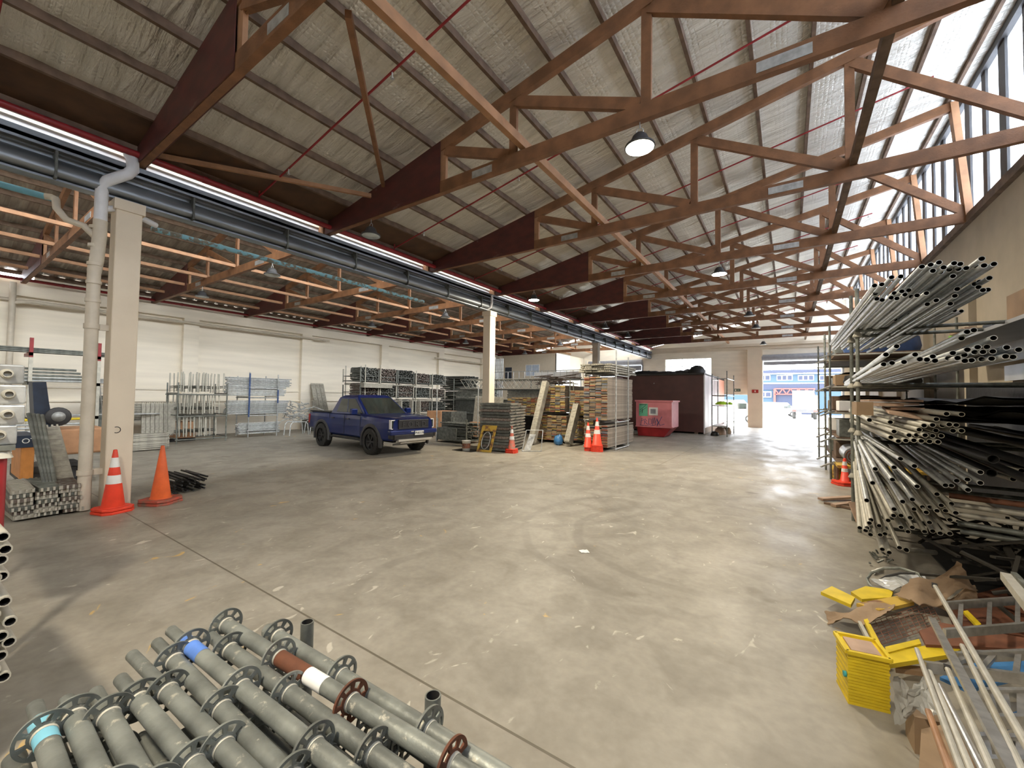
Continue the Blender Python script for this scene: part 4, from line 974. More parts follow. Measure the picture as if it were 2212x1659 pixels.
for i in range(9): a = .1+.1*i; MB().bar((-20.4-1.5*a, 4.05, 2.65*a), (-20.4-1.5*a, 4.45, 2.65*a), .03, .03).build('rung', 'alloy', t)
mb = MB(); slab(mb, [(-20.3, 3.85, 0), (-20.3, 4.5, 0), (-21.5, 4.55, 1.75), (-21.5, 3.9, 1.75)], .05); mb.build('panel', 'galv_dull', None, 'grey sheet panel leaning below the ladder right of the near column', 'panel')
load(-10.6, -9.6, 2.9, 3.4, .05, .3, .02, .5, 'black', 'dark heap of wires behind the plain orange cone', 'wire_heap')
# trestles and heap right of the tube rack
def trestle(x, y, lab):
    t = thing('trestle', lab, 'trestle', (x, y, 0))
    for d in (0, .5): MB().path([(x+d, y-.45, 0), (x+d, y-.40, .5), (x+d, y-.3, .62), (x+d, y+.3, .62), (x+d, y+.40, .5), (x+d, y+.45, 0)], .024, 8).build('hoop', 'galv', t)
    MB().tube((x, y, .6), (x+.5, y, .6), .02, 8).build('tie', 'galv', t)
trestle(-19.5, 10.35, 'bent-tube trestle right of the tube rack'); trestle(-19.9, 11.55, 'second bent-tube trestle, nearer the truck tail')
mb = MB()
for i in range(70):
    a = Vector((R_(-20.3, -19.5), R_(9.9, 11.4), R_(.66, 1.45))); d = Vector((R_(-.3, .3), R_(-.6, .6), R_(-.25, .25))); d.z = max(d.z, .64-a.z); mb.tube(a, a+d, .02, 5)
mb.build('brace_heap', 'galv', None, 'tangled heap of galvanised braces on the bent trestles', 'scaffold parts', None, 'stuff')
crate_box(-21.6, -20.6, 11.9, 14.2, 0, .62, 'galv_dark', 'steel_bin', 'long low grey bin by the wall behind the truck tail', 'bin')
for i in range(5): inst('steel_deck', DK, (-20.2, 13.2, .01+.085*i), (0, 0, .02), 'short bright deck in the little pile behind the truck tail', 'deck', 'little deck pile behind the truck')
for i, (y, h) in enumerate(((12.6, 2.3), (12.85, 2.25), (13.1, 2.2))): lean(deck_mesh(h) if 0 else DKL, (-21.0, y, .05), (-21.9, y, 2.45), 'tall bright sheet-metal deck leaning on the wall behind the truck', 'tall decks behind the truck', 1, 0, wdir=(0, 1, 0))
lean(DKS, (-20.6, 12.3, .05), (-21.3, 12.35, 1.55), 'shorter bright deck in front of the tall leaning decks', 'tall decks behind the truck', 1, 0, wdir=(0, 1, 0))
# between truck and middle column
crate_box(-15.6, -14.6, 15.2, 16.4, 0, 1.15, 'orange_ply', 'plywood_crate', 'orange plywood crate behind the nose of the truck', 'crate')
t = thing('steel_drum', 'orange-brown round drum beside the plywood crate', 'drum', (-13.9, 15.6, 0)); MB().lathe([(0, 0), (.34, 0), (.36, .5), (.34, 1.1), (0, 1.12)], (-13.9, 15.6, 0), 20).build('drum_body', 'rusty_sheet', t)
t = stillage(-12.3, -10.7, 12.6, 13.6, .05, .95, 'low stillage of grey decks right of the truck')
MB().box(-12.25, -11.2, 12.55, 12.6, .12, .62).build('side_panel', 'galv_dull', t)
load(-12.2, -10.75, 12.7, 13.5, .15, .85, .03, 1, 'galv_dark', 'decks and fittings lying in the low stillage right of the truck')
rod('rack_post', (-12.3, 12.55, 0), (-12.3, 12.55, 2.3), .024, 'galv', 'lone upright tube at the left of the low stillage', 'tube', None)
rod('rack_post', (-11.4, 14.2, 0), (-11.4, 14.2, 2.4), .024, 'galv', 'lone upright tube behind the low stillage', 'tube', None)
for i in range(9): lean(DK, (-12.1+.17*i, 14.9, .75), (-12.1+.17*i, 15.05, 1.85), 'grey deck with a yellow hook standing upright before the middle column', 'upright decks before the middle column', 1, 0)
crate_box(-12.2, -10.6, 14.6, 15.4, 0, .75, 'orange_ply', 'timber_crate', 'wooden crate under the upright yellow-hooked decks', 'crate')
crate_box(-13.5, -12.9, 14.1, 15.2, 0, 1.2, 'galv_dark', 'steel_bin', 'tall dark grey bin between the drum and the upright decks', 'bin')
for i, (x, y) in enumerate(((-16.6, 14.3), (-16.45, 14.9), (-16.3, 15.3))): lean(DKS, (x, y, .04), (x-.1, y+.1, 1.62), 'pale upright deck standing behind the truck windscreen', 'upright decks behind the truck windscreen', 1, 0)
# second line of racks in the left bay with lattice beams
rackframe('lattice_rack', 'tube rack carrying lattice beams behind the middle column', (-17.2, -10.6), (19.0, 20.4), (.9, 1.75, 2.35), 3.0, 'galv_dull', .1)
def lattice(L, h, lab):
    t = thing('lattice_beam', lab, 'beam', (0, 0, 0))
    for z in (0, h): MB().tube((0, 0, z), (L, 0, z), .024, 8).build('chord', 'galv_pale', t)
    n = int(L/.45); 
    for i in range(n): a, b = (0, h) if i % 2 else (h, 0); MB().tube((L*i/n, 0, a), (L*(i+1)/n, 0, b), .015, 6).build('web', 'galv_pale', t)
    return t
l0 = lattice(5.8, .55, 'nearest lattice beam on the rack behind the middle column'); l0.location = (-16.6, 18.9, 2.38); l0['group'] = 'lattice beams'
for i in range(1, 4): dup(l0, (-16.6+.1*i, 18.9+.3*i, 2.38), None, None, ['', 'second lattice beam behind the nearest one', 'third lattice beam behind the nearest one', 'rearmost lattice beam on the rack'][i])
for i, (a, b, z0, z1, m, lab) in enumerate([(-17.1, -15.2, .95, 1.7, 'galv_dark', 'dark grey box section bundle at the left of the lattice rack'), (-15.0, -12.9, .95, 1.7, 'galv_dull', 'grey box section bundle in the middle of the lattice rack'), (-12.7, -10.7, .95, 1.6, 'galv_dark', 'grey box section bundle at the right of the lattice rack'), (-17.1, -13.9, .05, .85, 'galv_dark', 'dark bundle on the floor at the left of the lattice rack'), (-13.7, -10.8, .05, .8, 'black', 'dark bundle on the floor at the right of the lattice rack'), (-17.0, -14.8, 1.8, 2.3, 'galv_dull', 'grey bundle on the third level at the left of the lattice rack'), (-13.2, -10.4, 1.8, 2.3, 'galv_dark', 'dark bundle on the third level at the right of the lattice rack')]):
    mb = MB(); z = z0
    while z < z1:
        y = 19.05
        while y < 20.3: mb.box(a+R_(-.08, .08), b+R_(-.08, .08), y, y+.14, z, z+.06); y += .16
        z += .075
    mb.build('deck_bundle', m, None, lab, 'scaffold parts', None, 'stuff')
load(-19.5, -17.4, 20.2, 21.6, 2.2, 3.3, .04, 1.5, 'galv_dark', 'dark bundle of frames between the bracing rack and the lattice rack')
load(-19.5, -17.4, 20.2, 21.6, .05, 2.1, .05, 1.5, 'galv_dark', 'lower dark bundle of frames between the bracing rack and the lattice rack')
for i in range(8): rod('prop_tube', (-16.9+.13*i, 22.4, 0), (-16.9+.13*i, 22.5, 4.6-R_(0, .15)), .05, 'galv', 'tall bright upright tube left of the middle column', 'tube', 'tall upright tubes left of the middle column', 0)
t = thing('glazed_cage', 'long low wire cage with a bright lining on top of the lattice rack', 'cage', (-12.8, 21.5, 2.9))
MB().box(-16.3, -9.6, 21.2, 22.2, 2.95, 3.0).build('base', 'galv_dull', t)
for i in range(17): x = -16.3+.41*i; MB().box(x-.015, x+.015, 21.2, 21.23, 3.0, 3.5).build('bar', 'galv', t)
MB().box(-16.3, -9.6, 21.2, 21.23, 3.48, 3.52).build('top_rail', 'galv', t); MB().box(-12.9, -9.8, 21.5, 21.55, 3.0, 3.45).build('lining', 'white_panel', t)
for x in (-16.2, -13, -9.7):
    for y in (21.3, 22.1): rod('cage_leg', (x, y, 0), (x, y, 2.95), .025, 'galv_dull', 'upright leg tube under the long wire cage', 'tube', 'legs of the wire cage', 0)
mb = MB()
for i in range(46): a = Vector((R_(-11.3, -9.2), R_(18.2, 18.9), R_(2.6, 3.05))); mb.tube(a, a+Vector((R_(.4, 1.2), R_(-.2, .2), R_(-.12, .12))), .022, 5)
mb.build('loose_tubes', 'galv_mix', None, 'loose bent tubes sticking out above the plank piles', 'scaffold parts', None, 'stuff')
MB().box(-7.7, -6.7, 18.6, 19.6, 1.2, 2.95).box(-7.7, -6.7, 18.6, 19.6, 0, 1.2).build('steel_cabinet', 'shedwall', None, 'dark maroon cabinet behind the yellow-ended planks', 'cabinet')

# ------------------------------------------------------------------ left near corner: forklift, racks, decks
t = thing('forklift', 'orange and dark blue forklift parked behind the near column', 'forklift', (-12.6, 2.0, 0))
def PX(u, v, x): return P(u, v, x=x)
x0 = -12.2
a = PX(112, 985, x0); b = PX(190, 925, x0); MB().box(x0-1.0, x0, a.y, b.y+.3, a.z, b.z).build('counterweight', 'orange_ply', t, bevel=.04)
a = PX(42, 1040, x0+.3); b = PX(76, 962, x0+.3); MB().box(x0-.9, x0+.3, a.y, b.y, max(a.z, .15), b.z).build('front_cover', 'orange', t, bevel=.04)
pa = [PX(u, v, x0) for u, v in ((70, 825), (100, 825), (106, 870), (113, 905), (110, 945), (82, 950), (74, 900))]
MB().loft([pa, [p+Vector((-.5, 0, 0)) for p in pa]]).build('mast_cover', 'navy', t)
MB().lathe([(0, .0), (.17, 0), (.19, .03), (.17, .06), (0, .06)], (x0, (PX(125, 900, x0)).y, (PX(125, 900, x0)).z), 20, 'x').build('fan_guard', 'trim_grey', t); q = PX(125, 900, x0); MB().lathe([(0, .06), (.09, .06), (.1, .08), (0, .09)], (x0, q.y, q.z), 18, 'x').build('fan_hub', 'galv', t)
for u, v, r in ((152, 1015, .26), (75, 1020, .22)): p = PX(u, v, x0); MB().lathe([(.1, -.1), (r*.9, -.12), (r, -.08), (r, .08), (r*.9, .12), (.1, .12)], (x0, p.y, r), 24, 'x').build('wheel', 'rubber', t); MB().lathe([(0, .11), (r*.55, .11), (r*.6, .13)], (x0, p.y, r), 20, 'x').build('hub', 'trim_grey', t)
MB().box(x0-1.1, x0+.1, PX(45, 900, x0).y, PX(185, 1000, x0).y, .2, .42).build('chassis', 'trim_black', t)
cu = bpy.data.curves.new('cover_letters', 'FONT'); cu.body = 'OT'; cu.size = .13; cu.extrude = .003
tmp = bpy.data.objects.new('tmp', cu); me = bpy.data.meshes.new_from_object(tmp); bpy.data.objects.remove(tmp)
p = PX(42, 958, x0+.3); band = MB().box(x0-.9, x0+.32, p.y-.05, PX(76, 958, x0+.3).y+.02, p.z-.08, p.z+.14).build('name_band', 'navy', t)
lo = bpy.data.objects.new('band_letters', me); COL.objects.link(lo); lo.parent = band; lo.matrix_local = Matrix.Translation(Vector((x0+.325, p.y+.02, p.z))-ORG['forklift']) @ Matrix(((0, 0, 1, 0), (1, 0, 0, 0), (0, 1, 0, 0), (0, 0, 0, 1))); me.materials.clear(); me.materials.append(M['paper'])
DKM1 = deck_mesh(1.15, m='galv_pale'); DKM2 = deck_mesh(1.15, m='galv_dull'); DKM3 = deck_mesh(1.15, m='galv_mix')
G4 = 'steel decks in the low pile left of the near column'
for r in range(7):
    for c in range(3): inst('steel_deck', (DKM1, DKM2, DKM3)[(r*2+c) % 3], (-10.0+R_(-.04, .04), 1.02+.245*c+R_(-.01, .01), .03+.062*r), (0, 0, math.pi/2+R_(-.05, .05)), 'grimy short deck in the low pile left of the near column', 'deck', G4)
for i in range(4): q = PX(62+9*i, 892, -10.6); rod('scaffold_tube', PX(100+7*i, 1058, -9.9+.02*i), q, .03, 'galv_dull', 'grey prop tube leaning over the low deck pile', 'tube', 'leaning tubes by the low deck pile', .005)
lean(DKS, PX(140, 1052, -10.1), PX(113, 950, -10.9), 'blue-smeared deck leaning behind the low deck pile', None, 1, 0, wdir=(0, 1, 0), name='leaning_deck')
lean(DKG, PX(122, 1055, -10.3), PX(100, 965, -11.0), 'dark deck leaning beside the blue-smeared deck', None, 1, 0, wdir=(0, 1, 0), name='leaning_deck')
# racking at the wall left of the column
def wallrack(x, y0, y1):
    t = thing('pallet_rack', 'red-posted rack of long tubes along the wall at the left edge', 'rack', (x, (y0+y1)/2, 0))
    for y in (y0, (y0+y1)/2, y1): MB().box(x-.05, x+.05, y-.04, y+.04, 0, 2.95).build('post', 'galv_pale', t); MB().box(x-.05, x+.05, y-.04, y+.04, 2.95, 3.55).build('post_top', 'red_pipe', t); MB().box(x-1.0, x+.05, y-.04, y+.04, 3.0, 3.1).build('arm', 'red_pipe', t); MB().box(x-1.0, x+.05, y-.04, y+.04, 2.1, 2.2).build('arm', 'galv_dull', t); MB().box(x-1, x+.05, y-.04, y+.04, 1.0, 1.1).build('arm', 'galv_dull', t)
wallrack(-19.3, .6, 3.6)
for i in range(5):
    for z, m, y1 in ((3.13, 'galv_dull', 3.7), (3.18, 'galv_dull', 3.9), (3.23, 'galv_dull', 3.6), (2.28, 'galv', 3.7), (2.33, 'galv', 3.5), (2.23, 'galv', 3.9), (1.13, 'galv', 5.0)): rod('scaffold_tube', (-19.42-.06*i, -1.5, z), (-19.42-.06*i, y1+R_(-.3, .3), z), .026, m, 'long tube on the %s arms of the red-posted rack' % ('top' if z > 3 else 'middle' if z > 2 else 'lower'), 'tube', 'tubes on the red-posted rack')
for j in range(9):
    rod('scaffold_tube', (-18.7, -.6, .1+.1*j), (-18.7, 3.4, .1+.1*j), .03, 'galv', 'bright tube in the stack below the yellow rail at the left', 'tube', 'tubes below the yellow rail')
    if j < 4: rod('scaffold_tube', (-19.42, -.6, 2.3+.1*j), (-19.42, 3.4-.1*j, 2.3+.1*j), .035, 'galv_dull', 'upper tube in the bundle behind the dark forklift mast', 'tube', 'tube bundle behind the mast')
rod('yellow_rail', (-18.7, -.8, 1.05), (-18.7, 3.3, 1.05), .04, 'yellow', 'yellow rail lying on the tube stack at the left', 'rail', None, 0)
for y in (0, 2.4): rod('rack_post', (-18.63, y, 0), (-18.63, y, 1.3), .035, 'rusty_sheet', 'brown stake holding the tube stack at the left', 'tube', 'stakes of the tube stack', 0)
# the stack at the very left edge of the picture
t = thing('transom_stack', 'stack of galvanised box transoms with hollow ends at the left picture edge', 'scaffold parts', (-5.0, .35, 1.5))
for i in range(4):
    z = 1.555+.145*i
    for j in range(2):
        ym = .405-.15*j+(.012 if i in (1, 2) else 0)-(.02 if i == 0 else 0)
        MB().box(-4.68, -4.62, ym-.072, ym+.072, z, z+.138).build('end_plate', 'galv', t, bevel=.012)
        MB().tube((-6.1, ym-.01, z+.07), (-4.575, ym-.01, z+.07), .0242, 16, wall=.004, mb=1).build('tube', ['galv_pale', 'bore'], t)
        MB().tube((-4.62, ym-.01, z+.07), (-4.60, ym-.01, z+.07), .036, 16, .03).build('weld_collar', 'galv_pale', t)
t = thing('prop_post', 'short red prop under the transom stack at the left picture edge', 'prop', (-4.75, .38, 0))
MB().tube((-4.66, .385, .95), (-4.66, .385, 1.5), .036, 16).build('tube', 'red_pipe', t); MB().tube((-4.66, .385, 1.46), (-4.66, .385, 1.55), .065, 14, .03).build('collar', 'galv_pale', t); MB().tube((-4.66, .385, 0), (-4.66, .385, .95), .03, 14).build('foot', 'galv_pale', t); MB().tube((-5.9, .3, 0), (-5.9, .3, 1.55), .03, 10).build('rear_leg', 'galv_dull', t); MB().box(-6.1, -4.6, .2, .45, 1.515, 1.552).build('bearer', 'galv_dull', t)
random.seed(3)
for i, (u, v) in enumerate([(12, 1187), (6, 1160), (22, 1343), (20, 1387), (3, 1375), (1, 1418), (8, 1463), (2, 1210), (10, 1300), (-12, 1250), (-14, 1330), (-16, 1400), (-14, 1450), (4, 1245), (-20, 1190)]):
    p = P(u, v, x=-3.05+.0*i)
    q = P(u, v, x=-3.1); rod('standard_tube', q, q+Vector((-1.2, -.05, .03)), .024, 'galv_pale', 'weathered tube end poking in at the left picture edge', 'tube', 'tube ends at the left picture edge')
q = P(8, 1330, x=-3.1); MB().box(-4.2, -3.3, q.y-.5, q.y-.12, 0, .9).build('tube_cradle', 'galv_dull', None, 'steel cradle holding the tube ends at the left picture edge', 'rack')

# ------------------------------------------------------------------ foreground pile of scaffold standards with rosettes
ZP = 1.03
def rosette(r=.059, th=.007):
    """ring disc with eight slots"""
    mb = MB(); n = 48; ro = r; ri = .026
    rad = [ri, ri+.007, ro-.008, ro]
    vs = []
    for s in (-th/2, th/2):
        for q in rad:
            for k in range(n): a = 2*math.pi*k/n; vs.append((q*math.cos(a), q*math.sin(a), s))
    def idx(s, q, k): return s*4*n+q*n+k % n
    fs = []
    for k in range(n):
        slot = (k % 6) in (1, 2, 3, 4)
        for q in range(3):
            if q == 1 and slot: continue
            fs.append((idx(1, q, k), idx(1, q, k+1), idx(1, q+1, k+1), idx(1, q+1, k))); fs.append((idx(0, q, k), idx(0, q+1, k), idx(0, q+1, k+1), idx(0, q, k+1)))
        fs.append((idx(0, 3, k), idx(1, 3, k), idx(1, 3, k+1), idx(0, 3, k+1)))
        if slot:
            fs.append((idx(0, 1, k), idx(0, 1, k+1), idx(1, 1, k+1), idx(1, 1, k))); fs.append((idx(0, 2, k), idx(1, 2, k), idx(1, 2, k+1), idx(0, 2, k+1)))
        if (k % 6) == 1: fs.append((idx(0, 1, k), idx(1, 1, k), idx(1, 2, k), idx(0, 2, k)))
        if (k % 6) == 5: fs.append((idx(0, 1, k), idx(0, 2, k), idx(1, 2, k), idx(1, 1, k)))
    return mb.add(vs, fs)
ROSM = {}
def standard(far, near, ros, spig, cols, lab, grp, mk='grime', coll='galv_pale', rosm=None):
    """tube from far to near (world points) with rosettes at distances along it, spigot at the far end"""
    far, near = Vector(far), Vector(near); d = (near-far).normalized(); L = (near-far).length
    t = thing('scaffold_standard', lab, 'scaffold tube', far, grp)
    MB().tube(far, near, .0242, 20, wall=.004, mb=1).build('tube', [mk, 'bore'], t)
    if spig: MB().tube(far-d*spig, far, .0185, 16, wall=.004, mb=1).build('spigot', [mk, 'bore'], t)
    q = d.to_track_quat('Z', 'Y').to_matrix().to_4x4()
    for i, s in enumerate(ros):
        m_ = rosm[i] if rosm else mk
        r = rosette().xf(Matrix.Translation(far+d*s) @ q @ Matrix.Rotation(R_(0, .8), 4, 'Z')); ro = r.build('rosette', m_, t)
        MB().tube(far+d*(s-.008), far+d*(s+.012), .0285, 20, .026).build('weld_collar', coll, ro)
    for a, b, m_ in cols: MB().tube(far+d*a, far+d*b, .0249, 20, cap=False).build('paint_band', m_, t)
    return t
def PZ(u, v, z=ZP): return P(u, v, z=z)
# (rosette pixels, end pixel, bands, colour)
top = [([(599, 1374), (735, 1460), (925, 1577)], (573, 1362), [], 'outermost grey standard on the right side of the pile'),
       ([(488, 1349), (601, 1420), (748, 1523), (976, 1650)], (470, 1340), [(.60, .69, 'cone_white'), (.44, .60, 'rust')], 'standard with a rust-red stretch and a white paint band'),
       ([(496, 1404), (621, 1498), (804, 1627)], (443, 1374), [], 'second plain grey standard from the rust-red one'),
       ([(412, 1397), (521, 1485), (677, 1614)], (365, 1364), [(.03, .17, 'steel_bright')], 'standard with bright blue paint near its far end'),
       ([(377, 1427), (478, 1531)], (324, 1394), [], 'grey standard just left of the blue-painted one'),
       ([(362, 1493), (481, 1614)], (281, 1417), [], 'grey standard with the longest bare end in the middle of the pile'),
       ([(299, 1513), (415, 1652)], (253, 1470), [], 'grey standard in the left middle of the pile'),
       ([(235, 1548)], (200, 1498), [], 'grey standard, third from the left end of the pile'),
       ([(160, 1550)], (175, 1500), [], 'grey standard, second from the left end of the pile'),
       ([(96, 1587)], (61, 1531), [(0, .05, 'blue_clean'), (.06, .13, 'blue_clean')], 'leftmost standard with a red end and blue paint')]
mat('steel_bright', (.10, .22, .62), .5, var=.3, scale=16)
GP = 'scaffold standards in the foreground pile'
for i, (rp, ep, bands, lab) in enumerate(top):
    z = ZP+(.02 if i in (1, 3) else 0)
    r0 = PZ(*rp[0], z=z); rl = PZ(*rp[-1], z=z) if len(rp) > 1 else r0+Vector((.4, -.012, 0)); d = (rl-r0).normalized()
    if len(rp) == 1: d = Vector((1, .0, 0)).lerp((PZ((240, 300, 130)[i-7] if i < 9 else 125, 1659)-r0).normalized(), 1.0) if False else Vector((1, -.02, 0)).normalized()
    e = PZ(*ep, z=z); s0 = min(max((r0-e).dot(d), .03), .35); far = r0-d*min(s0, .07); sp = max(s0-.07, 0)
    n = 5; ros = [min(s0, .07)]+[(PZ(*q, z=z)-far).dot(d) for q in rp[1:]]
    while len(ros) < 5: ros.append(ros[-1]+.385)
    rm = ['grime']*len(ros)
    if i == 1: rm[2] = 'rust'; rm[3] = 'rust'
    standard(far, far+d*2.0, [q for q in ros if q < 1.95], sp if sp > .02 else 0, bands, lab, GP, rosm=rm)
# the layers beneath
random.seed(5)
for layer in range(1, 5):
    for i in range(11):
        y = .86-.073*i+R_(-.01, .01); xf_ = -1.5-.035*i+R_(-.12, .2)-(.1 if i > 8 else 0); z = ZP-.11*layer+R_(-.01, .01)
        f_ = Vector((xf_, y, z)); standard(f_, f_+Vector((2.0, R_(-.02, .02), R_(-.01, .01))), [R_(.04, .3)+.385*k for k in range(5)], .1 if R_(0, 1) < .5 else 0, [], 'buried standard in the %s layer under the top of the foreground pile' % ['', 'second', 'third', 'fourth', 'lowest'][layer], 'buried standards, layer %d' % layer, mk=('grime_dark' if layer > 1 or i % 2 else 'grime'), coll='galv_dull')
t = thing('stillage', 'steel stillage with round stub posts under the foreground pile', 'stillage', (-.7, .45, 0))
for u, v, uu, vv in ((632, 1352, 632, 1400), (904, 1520, 904, 1590)):
    p = PZ(u, v, 1.06); MB().tube((p.x, .915, .02), (p.x, .915, 1.05), .024, 16, wall=.004, mb=1).build('post', ['galv_dull', 'bore'], t)
for x in (-1.75, .3): MB().tube((x, -.15, .02), (x, -.15, 1.1), .03, 12).build('post', 'galv_dull', t)
for z in (.12, .5): 
    for y in (.94, -.15): MB().box(-1.75, .3, y-.025, y+.025, z, z+.05).build('rail', 'galv_dull', t)
for x in (-1.75, -.9, .3): MB().box(x-.025, x+.025, -.15, .9, .46, .51).build('bearer', 'galv_dull', t)

# ------------------------------------------------------------------ pipe rack on the right
YR = (8.02, 8.73, 12.99, 14.64)
t = thing('pipe_rack', 'big cup-lock tube rack holding the pipes on the right', 'rack', (2.0, 9, 0))
for y in (8.02, 8.73):
    for x in (.87, 3.07):
        MB().tube((x, y, 0), (x, y, 3.66 if y < 8.5 else 3.7), .0245, 14).build('post', 'galv_dull', t)
        cups = MB()
        for z in (.70, 1.44, 2.17, 2.92): MB().lathe([(.026, 0), (.062, -.0), (.058, .02), (.028, .075)], (x, y, z), 18).build('cup', 'galv_pale', t)
for z, yy in ((.12, YR[:2]), (.74, YR[:2]), (1.36, YR[:2]), (2.20, YR[:2]), (3.02, YR[:2])):
    for y in yy: MB().tube((.87, y, z), (3.15, y, z), .0245, 12).build('ledger', 'galv_dark', t)
t = thing('pipe_rack', 'slimmer shelving tubes beyond the pipe rack near the roller door', 'rack', (2.0, 15, 0))
for y in YR[2:]+(17.71,):
    for x in (.87, 3.1):
        MB().tube((x, y, 0), (x, y, 3.85), .0245, 12).build('post', 'galv_dull', t)
        MB().tube((x-.05, y-.05, 3.72), (x+.05, y+.05, 3.73), .01, 6).build('pin', 'galv', t)
for z in (.38, 1.0, 1.65, 2.3, 3.1):
    for y in YR[2:]+(17.71,): MB().tube((.82, y, z), (3.15, y, z), .022, 10).build('ledger', 'galv_pale', t)
    MB().box(1.0, 3.1, 12.99, 17.7, z+.02, z+.05).build('shelf_board', 'wood_old', t)
    for y in (12.99, 14.64): MB().bar((.66, y-.1, z-.08), (.95, y+.02, z+.06), .05, .03).build('wedge_tab', 'galv', t)
def pipes(pts, y_near, y_far, grp, lab, m='galv', tgt=None, r=.0245, conv=.0, dz=None):
    for (u, v) in pts:
        yn = y_near+R_(-.12, .12); p = P(u, v, y=yn); p.x = min(max(p.x, .62), 3.0)
        q = Vector((p.x+conv*R_(-1, 1), y_far+R_(-.2, .2), p.z))
        if tgt: q.z = tgt(p); q.x = max(q.x, .95)
        elif dz: q.z += dz
        rod('scaffold_pipe', p, q, r, m, lab, 'pipe', grp, .0045, 16)
C3 = lambda l: [(1850+x/6.11, 540+y/6.11) for x, y in l]
random.seed(8)
pipes(C3([(240, 470), (335, 455), (465, 360), (585, 350), (865, 220), (980, 195), (1090, 165), (1150, 230), (1010, 275), (1110, 290), (1290, 175), (1370, 185), (1225, 260), (1345, 250), (1450, 240), (1275, 345), (1655, 115), (1570, 210), (1685, 205), (1815, 185)]), 5.45, 10.6, 'upper pipes of the topmost bundle', 'galvanised pipe in the upper layers of the topmost bundle', dz=.0)
pipes(C3([(250, 575), (270, 645), (340, 660), (460, 630), (535, 640), (500, 570), (600, 545), (690, 530), (640, 590), (725, 615), (800, 600), (925, 570), (935, 715), (1055, 665), (1330, 515), (1300, 605), (1240, 710), (1755, 370), (1625, 420), (1560, 450), (1610, 490), (1670, 530), (1735, 525)]), 5.8, 10.9, 'lower pipes of the topmost bundle', 'galvanised pipe in the lower layers of the topmost bundle', dz=.02)
random.seed(9)
for i in range(11): x = .98+.078*i; rod('scaffold_pipe', (x, 6.6+R_(0, 1), 3.072), (x+R_(-.02, .02), 11.2, 3.072), .0245, 'galv', 'pipe lying directly on the top bars of the pipe rack', 'pipe', 'pipes resting on the top bars', .0045, 12)
C4 = lambda l: [(2000+x/8.3, 600+y/8.3) for x, y in l]
pipes(C4([(1665, 1290), (1450, 1250), (1560, 1420), (1430, 1410), (1215, 1080), (1095, 1240), (930, 1245), (745, 1290), (1025, 1330), (875, 1335), (690, 1385), (485, 1350), (400, 1445), (165, 1490), (125, 1410), (570, 1440), (820, 1480), (1000, 1460), (1180, 1450), (700, 1490), (640, 1085), (860, 940), (740, 970), (1200, 1320), (20, 1470)])+[(1937, 748), (1914, 766), (1977, 766), (1987, 746+30), (1953, 782), (1927, 784), (1909, 787), (2000, 781)], 5.25, 10.4, 'pipes of the second bundle', 'galvanised pipe in the second bundle from the top', tgt=lambda p: 2.26+max(0, (p.z-2.3)*.35)+R_(0, .03), conv=.05)
C8 = lambda l: [(1700+x/4.32, 850+y/4.32) for x, y in l]
pipes(C8([(1630, 195), (1490, 190), (1395, 240), (965, 268), (770, 248), (1000, 355), (970, 410), (1140, 390), (1210, 388), (1235, 338), (1290, 390), (1360, 395), (1450, 298), (1515, 290), (1580, 295), (1360, 295), (1280, 300), (1550, 348), (1630, 348), (1440, 395), (1390, 345), (1040, 445), (1110, 440), (1185, 438), (1255, 443), (1330, 448), (1410, 452)]), 5.9, 9.6, 'pipes of the cream bundle', 'pale pipe in the hexagonal bundle at eye-level below the boards', 'galv_pale', tgt=lambda p: min(p.z+.04, 1.95), conv=.03)
def slope_z(p): return 1.42+R_(-.05, .03)-max(0, .9-p.z)*.55
random.seed(12)
pipes(C8([(1060, 610), (1190, 678), (1000, 690), (825, 705), (985, 805), (1215, 868), (1080, 1010), (1170, 990), (1000, 1080), (800, 835), (745, 998), (1480, 858), (1535, 860), (1585, 815), (1685, 803), (1690, 900), (1805, 735), (1805, 835)]), 5.9, 9.4, 'upper sloping pipes', 'long galvanised pipe sloping down to the front in the big loose heap', 'galv', tgt=slope_z, conv=.10)
pipes(C8([(995, 1140), (1065, 1140), (1150, 1160), (1400, 940), (1440, 1045), (1535, 1030), (1575, 1115), (1265, 1060), (1335, 1060), (1400, 1095), (1480, 1095), (1300, 1110), (1185, 1080), (1520, 1180), (1330, 1205), (1065, 1250), (1130, 1290), (1170, 1250), (1285, 1290), (1360, 1285), (1430, 1305), (1520, 1308), (945, 1185), (860, 1235), (785, 1180), (770, 1210), (915, 1310), (870, 1320), (748, 1255), (780, 1318), (735, 1280), (890, 1455), (955, 1485), (1050, 1440), (680, 1255), (2110, 800), (2190, 720)]), 6.1, 9.2, 'lower sloping pipes', 'shorter pipe end low in the big loose heap', 'galv_pale', tgt=lambda p: slope_z(p)-.25*max(0, min(1, p.z)), conv=.16)
# pipes stacked crosswise at the right edge
for i, (v, m, dz) in enumerate([(1078, 'rusty_sheet', 0), (1097, 'galv_pale', 0), (1118, 'galv_pale', 0), (1138, 'galv_dull', 0), (1155, 'galv_dull', 0)]):
    a = P(2050+6*i, v-8, y=6.5-.02*i); b = a+Vector((1.5, -.35, .0)); b.x = min(b.x, 3.2)
    rod('scaffold_pipe', a, b, .03, m, ['rusty pipe lying crosswise at the right edge', 'first pale pipe under the rusty crosswise pipe', 'second pale pipe under the rusty crosswise pipe', 'grey pipe below the pale crosswise pipes', 'lowest grey pipe of the crosswise pipes'][i], 'pipe', 'crosswise pipes at the right edge', .005, 14)
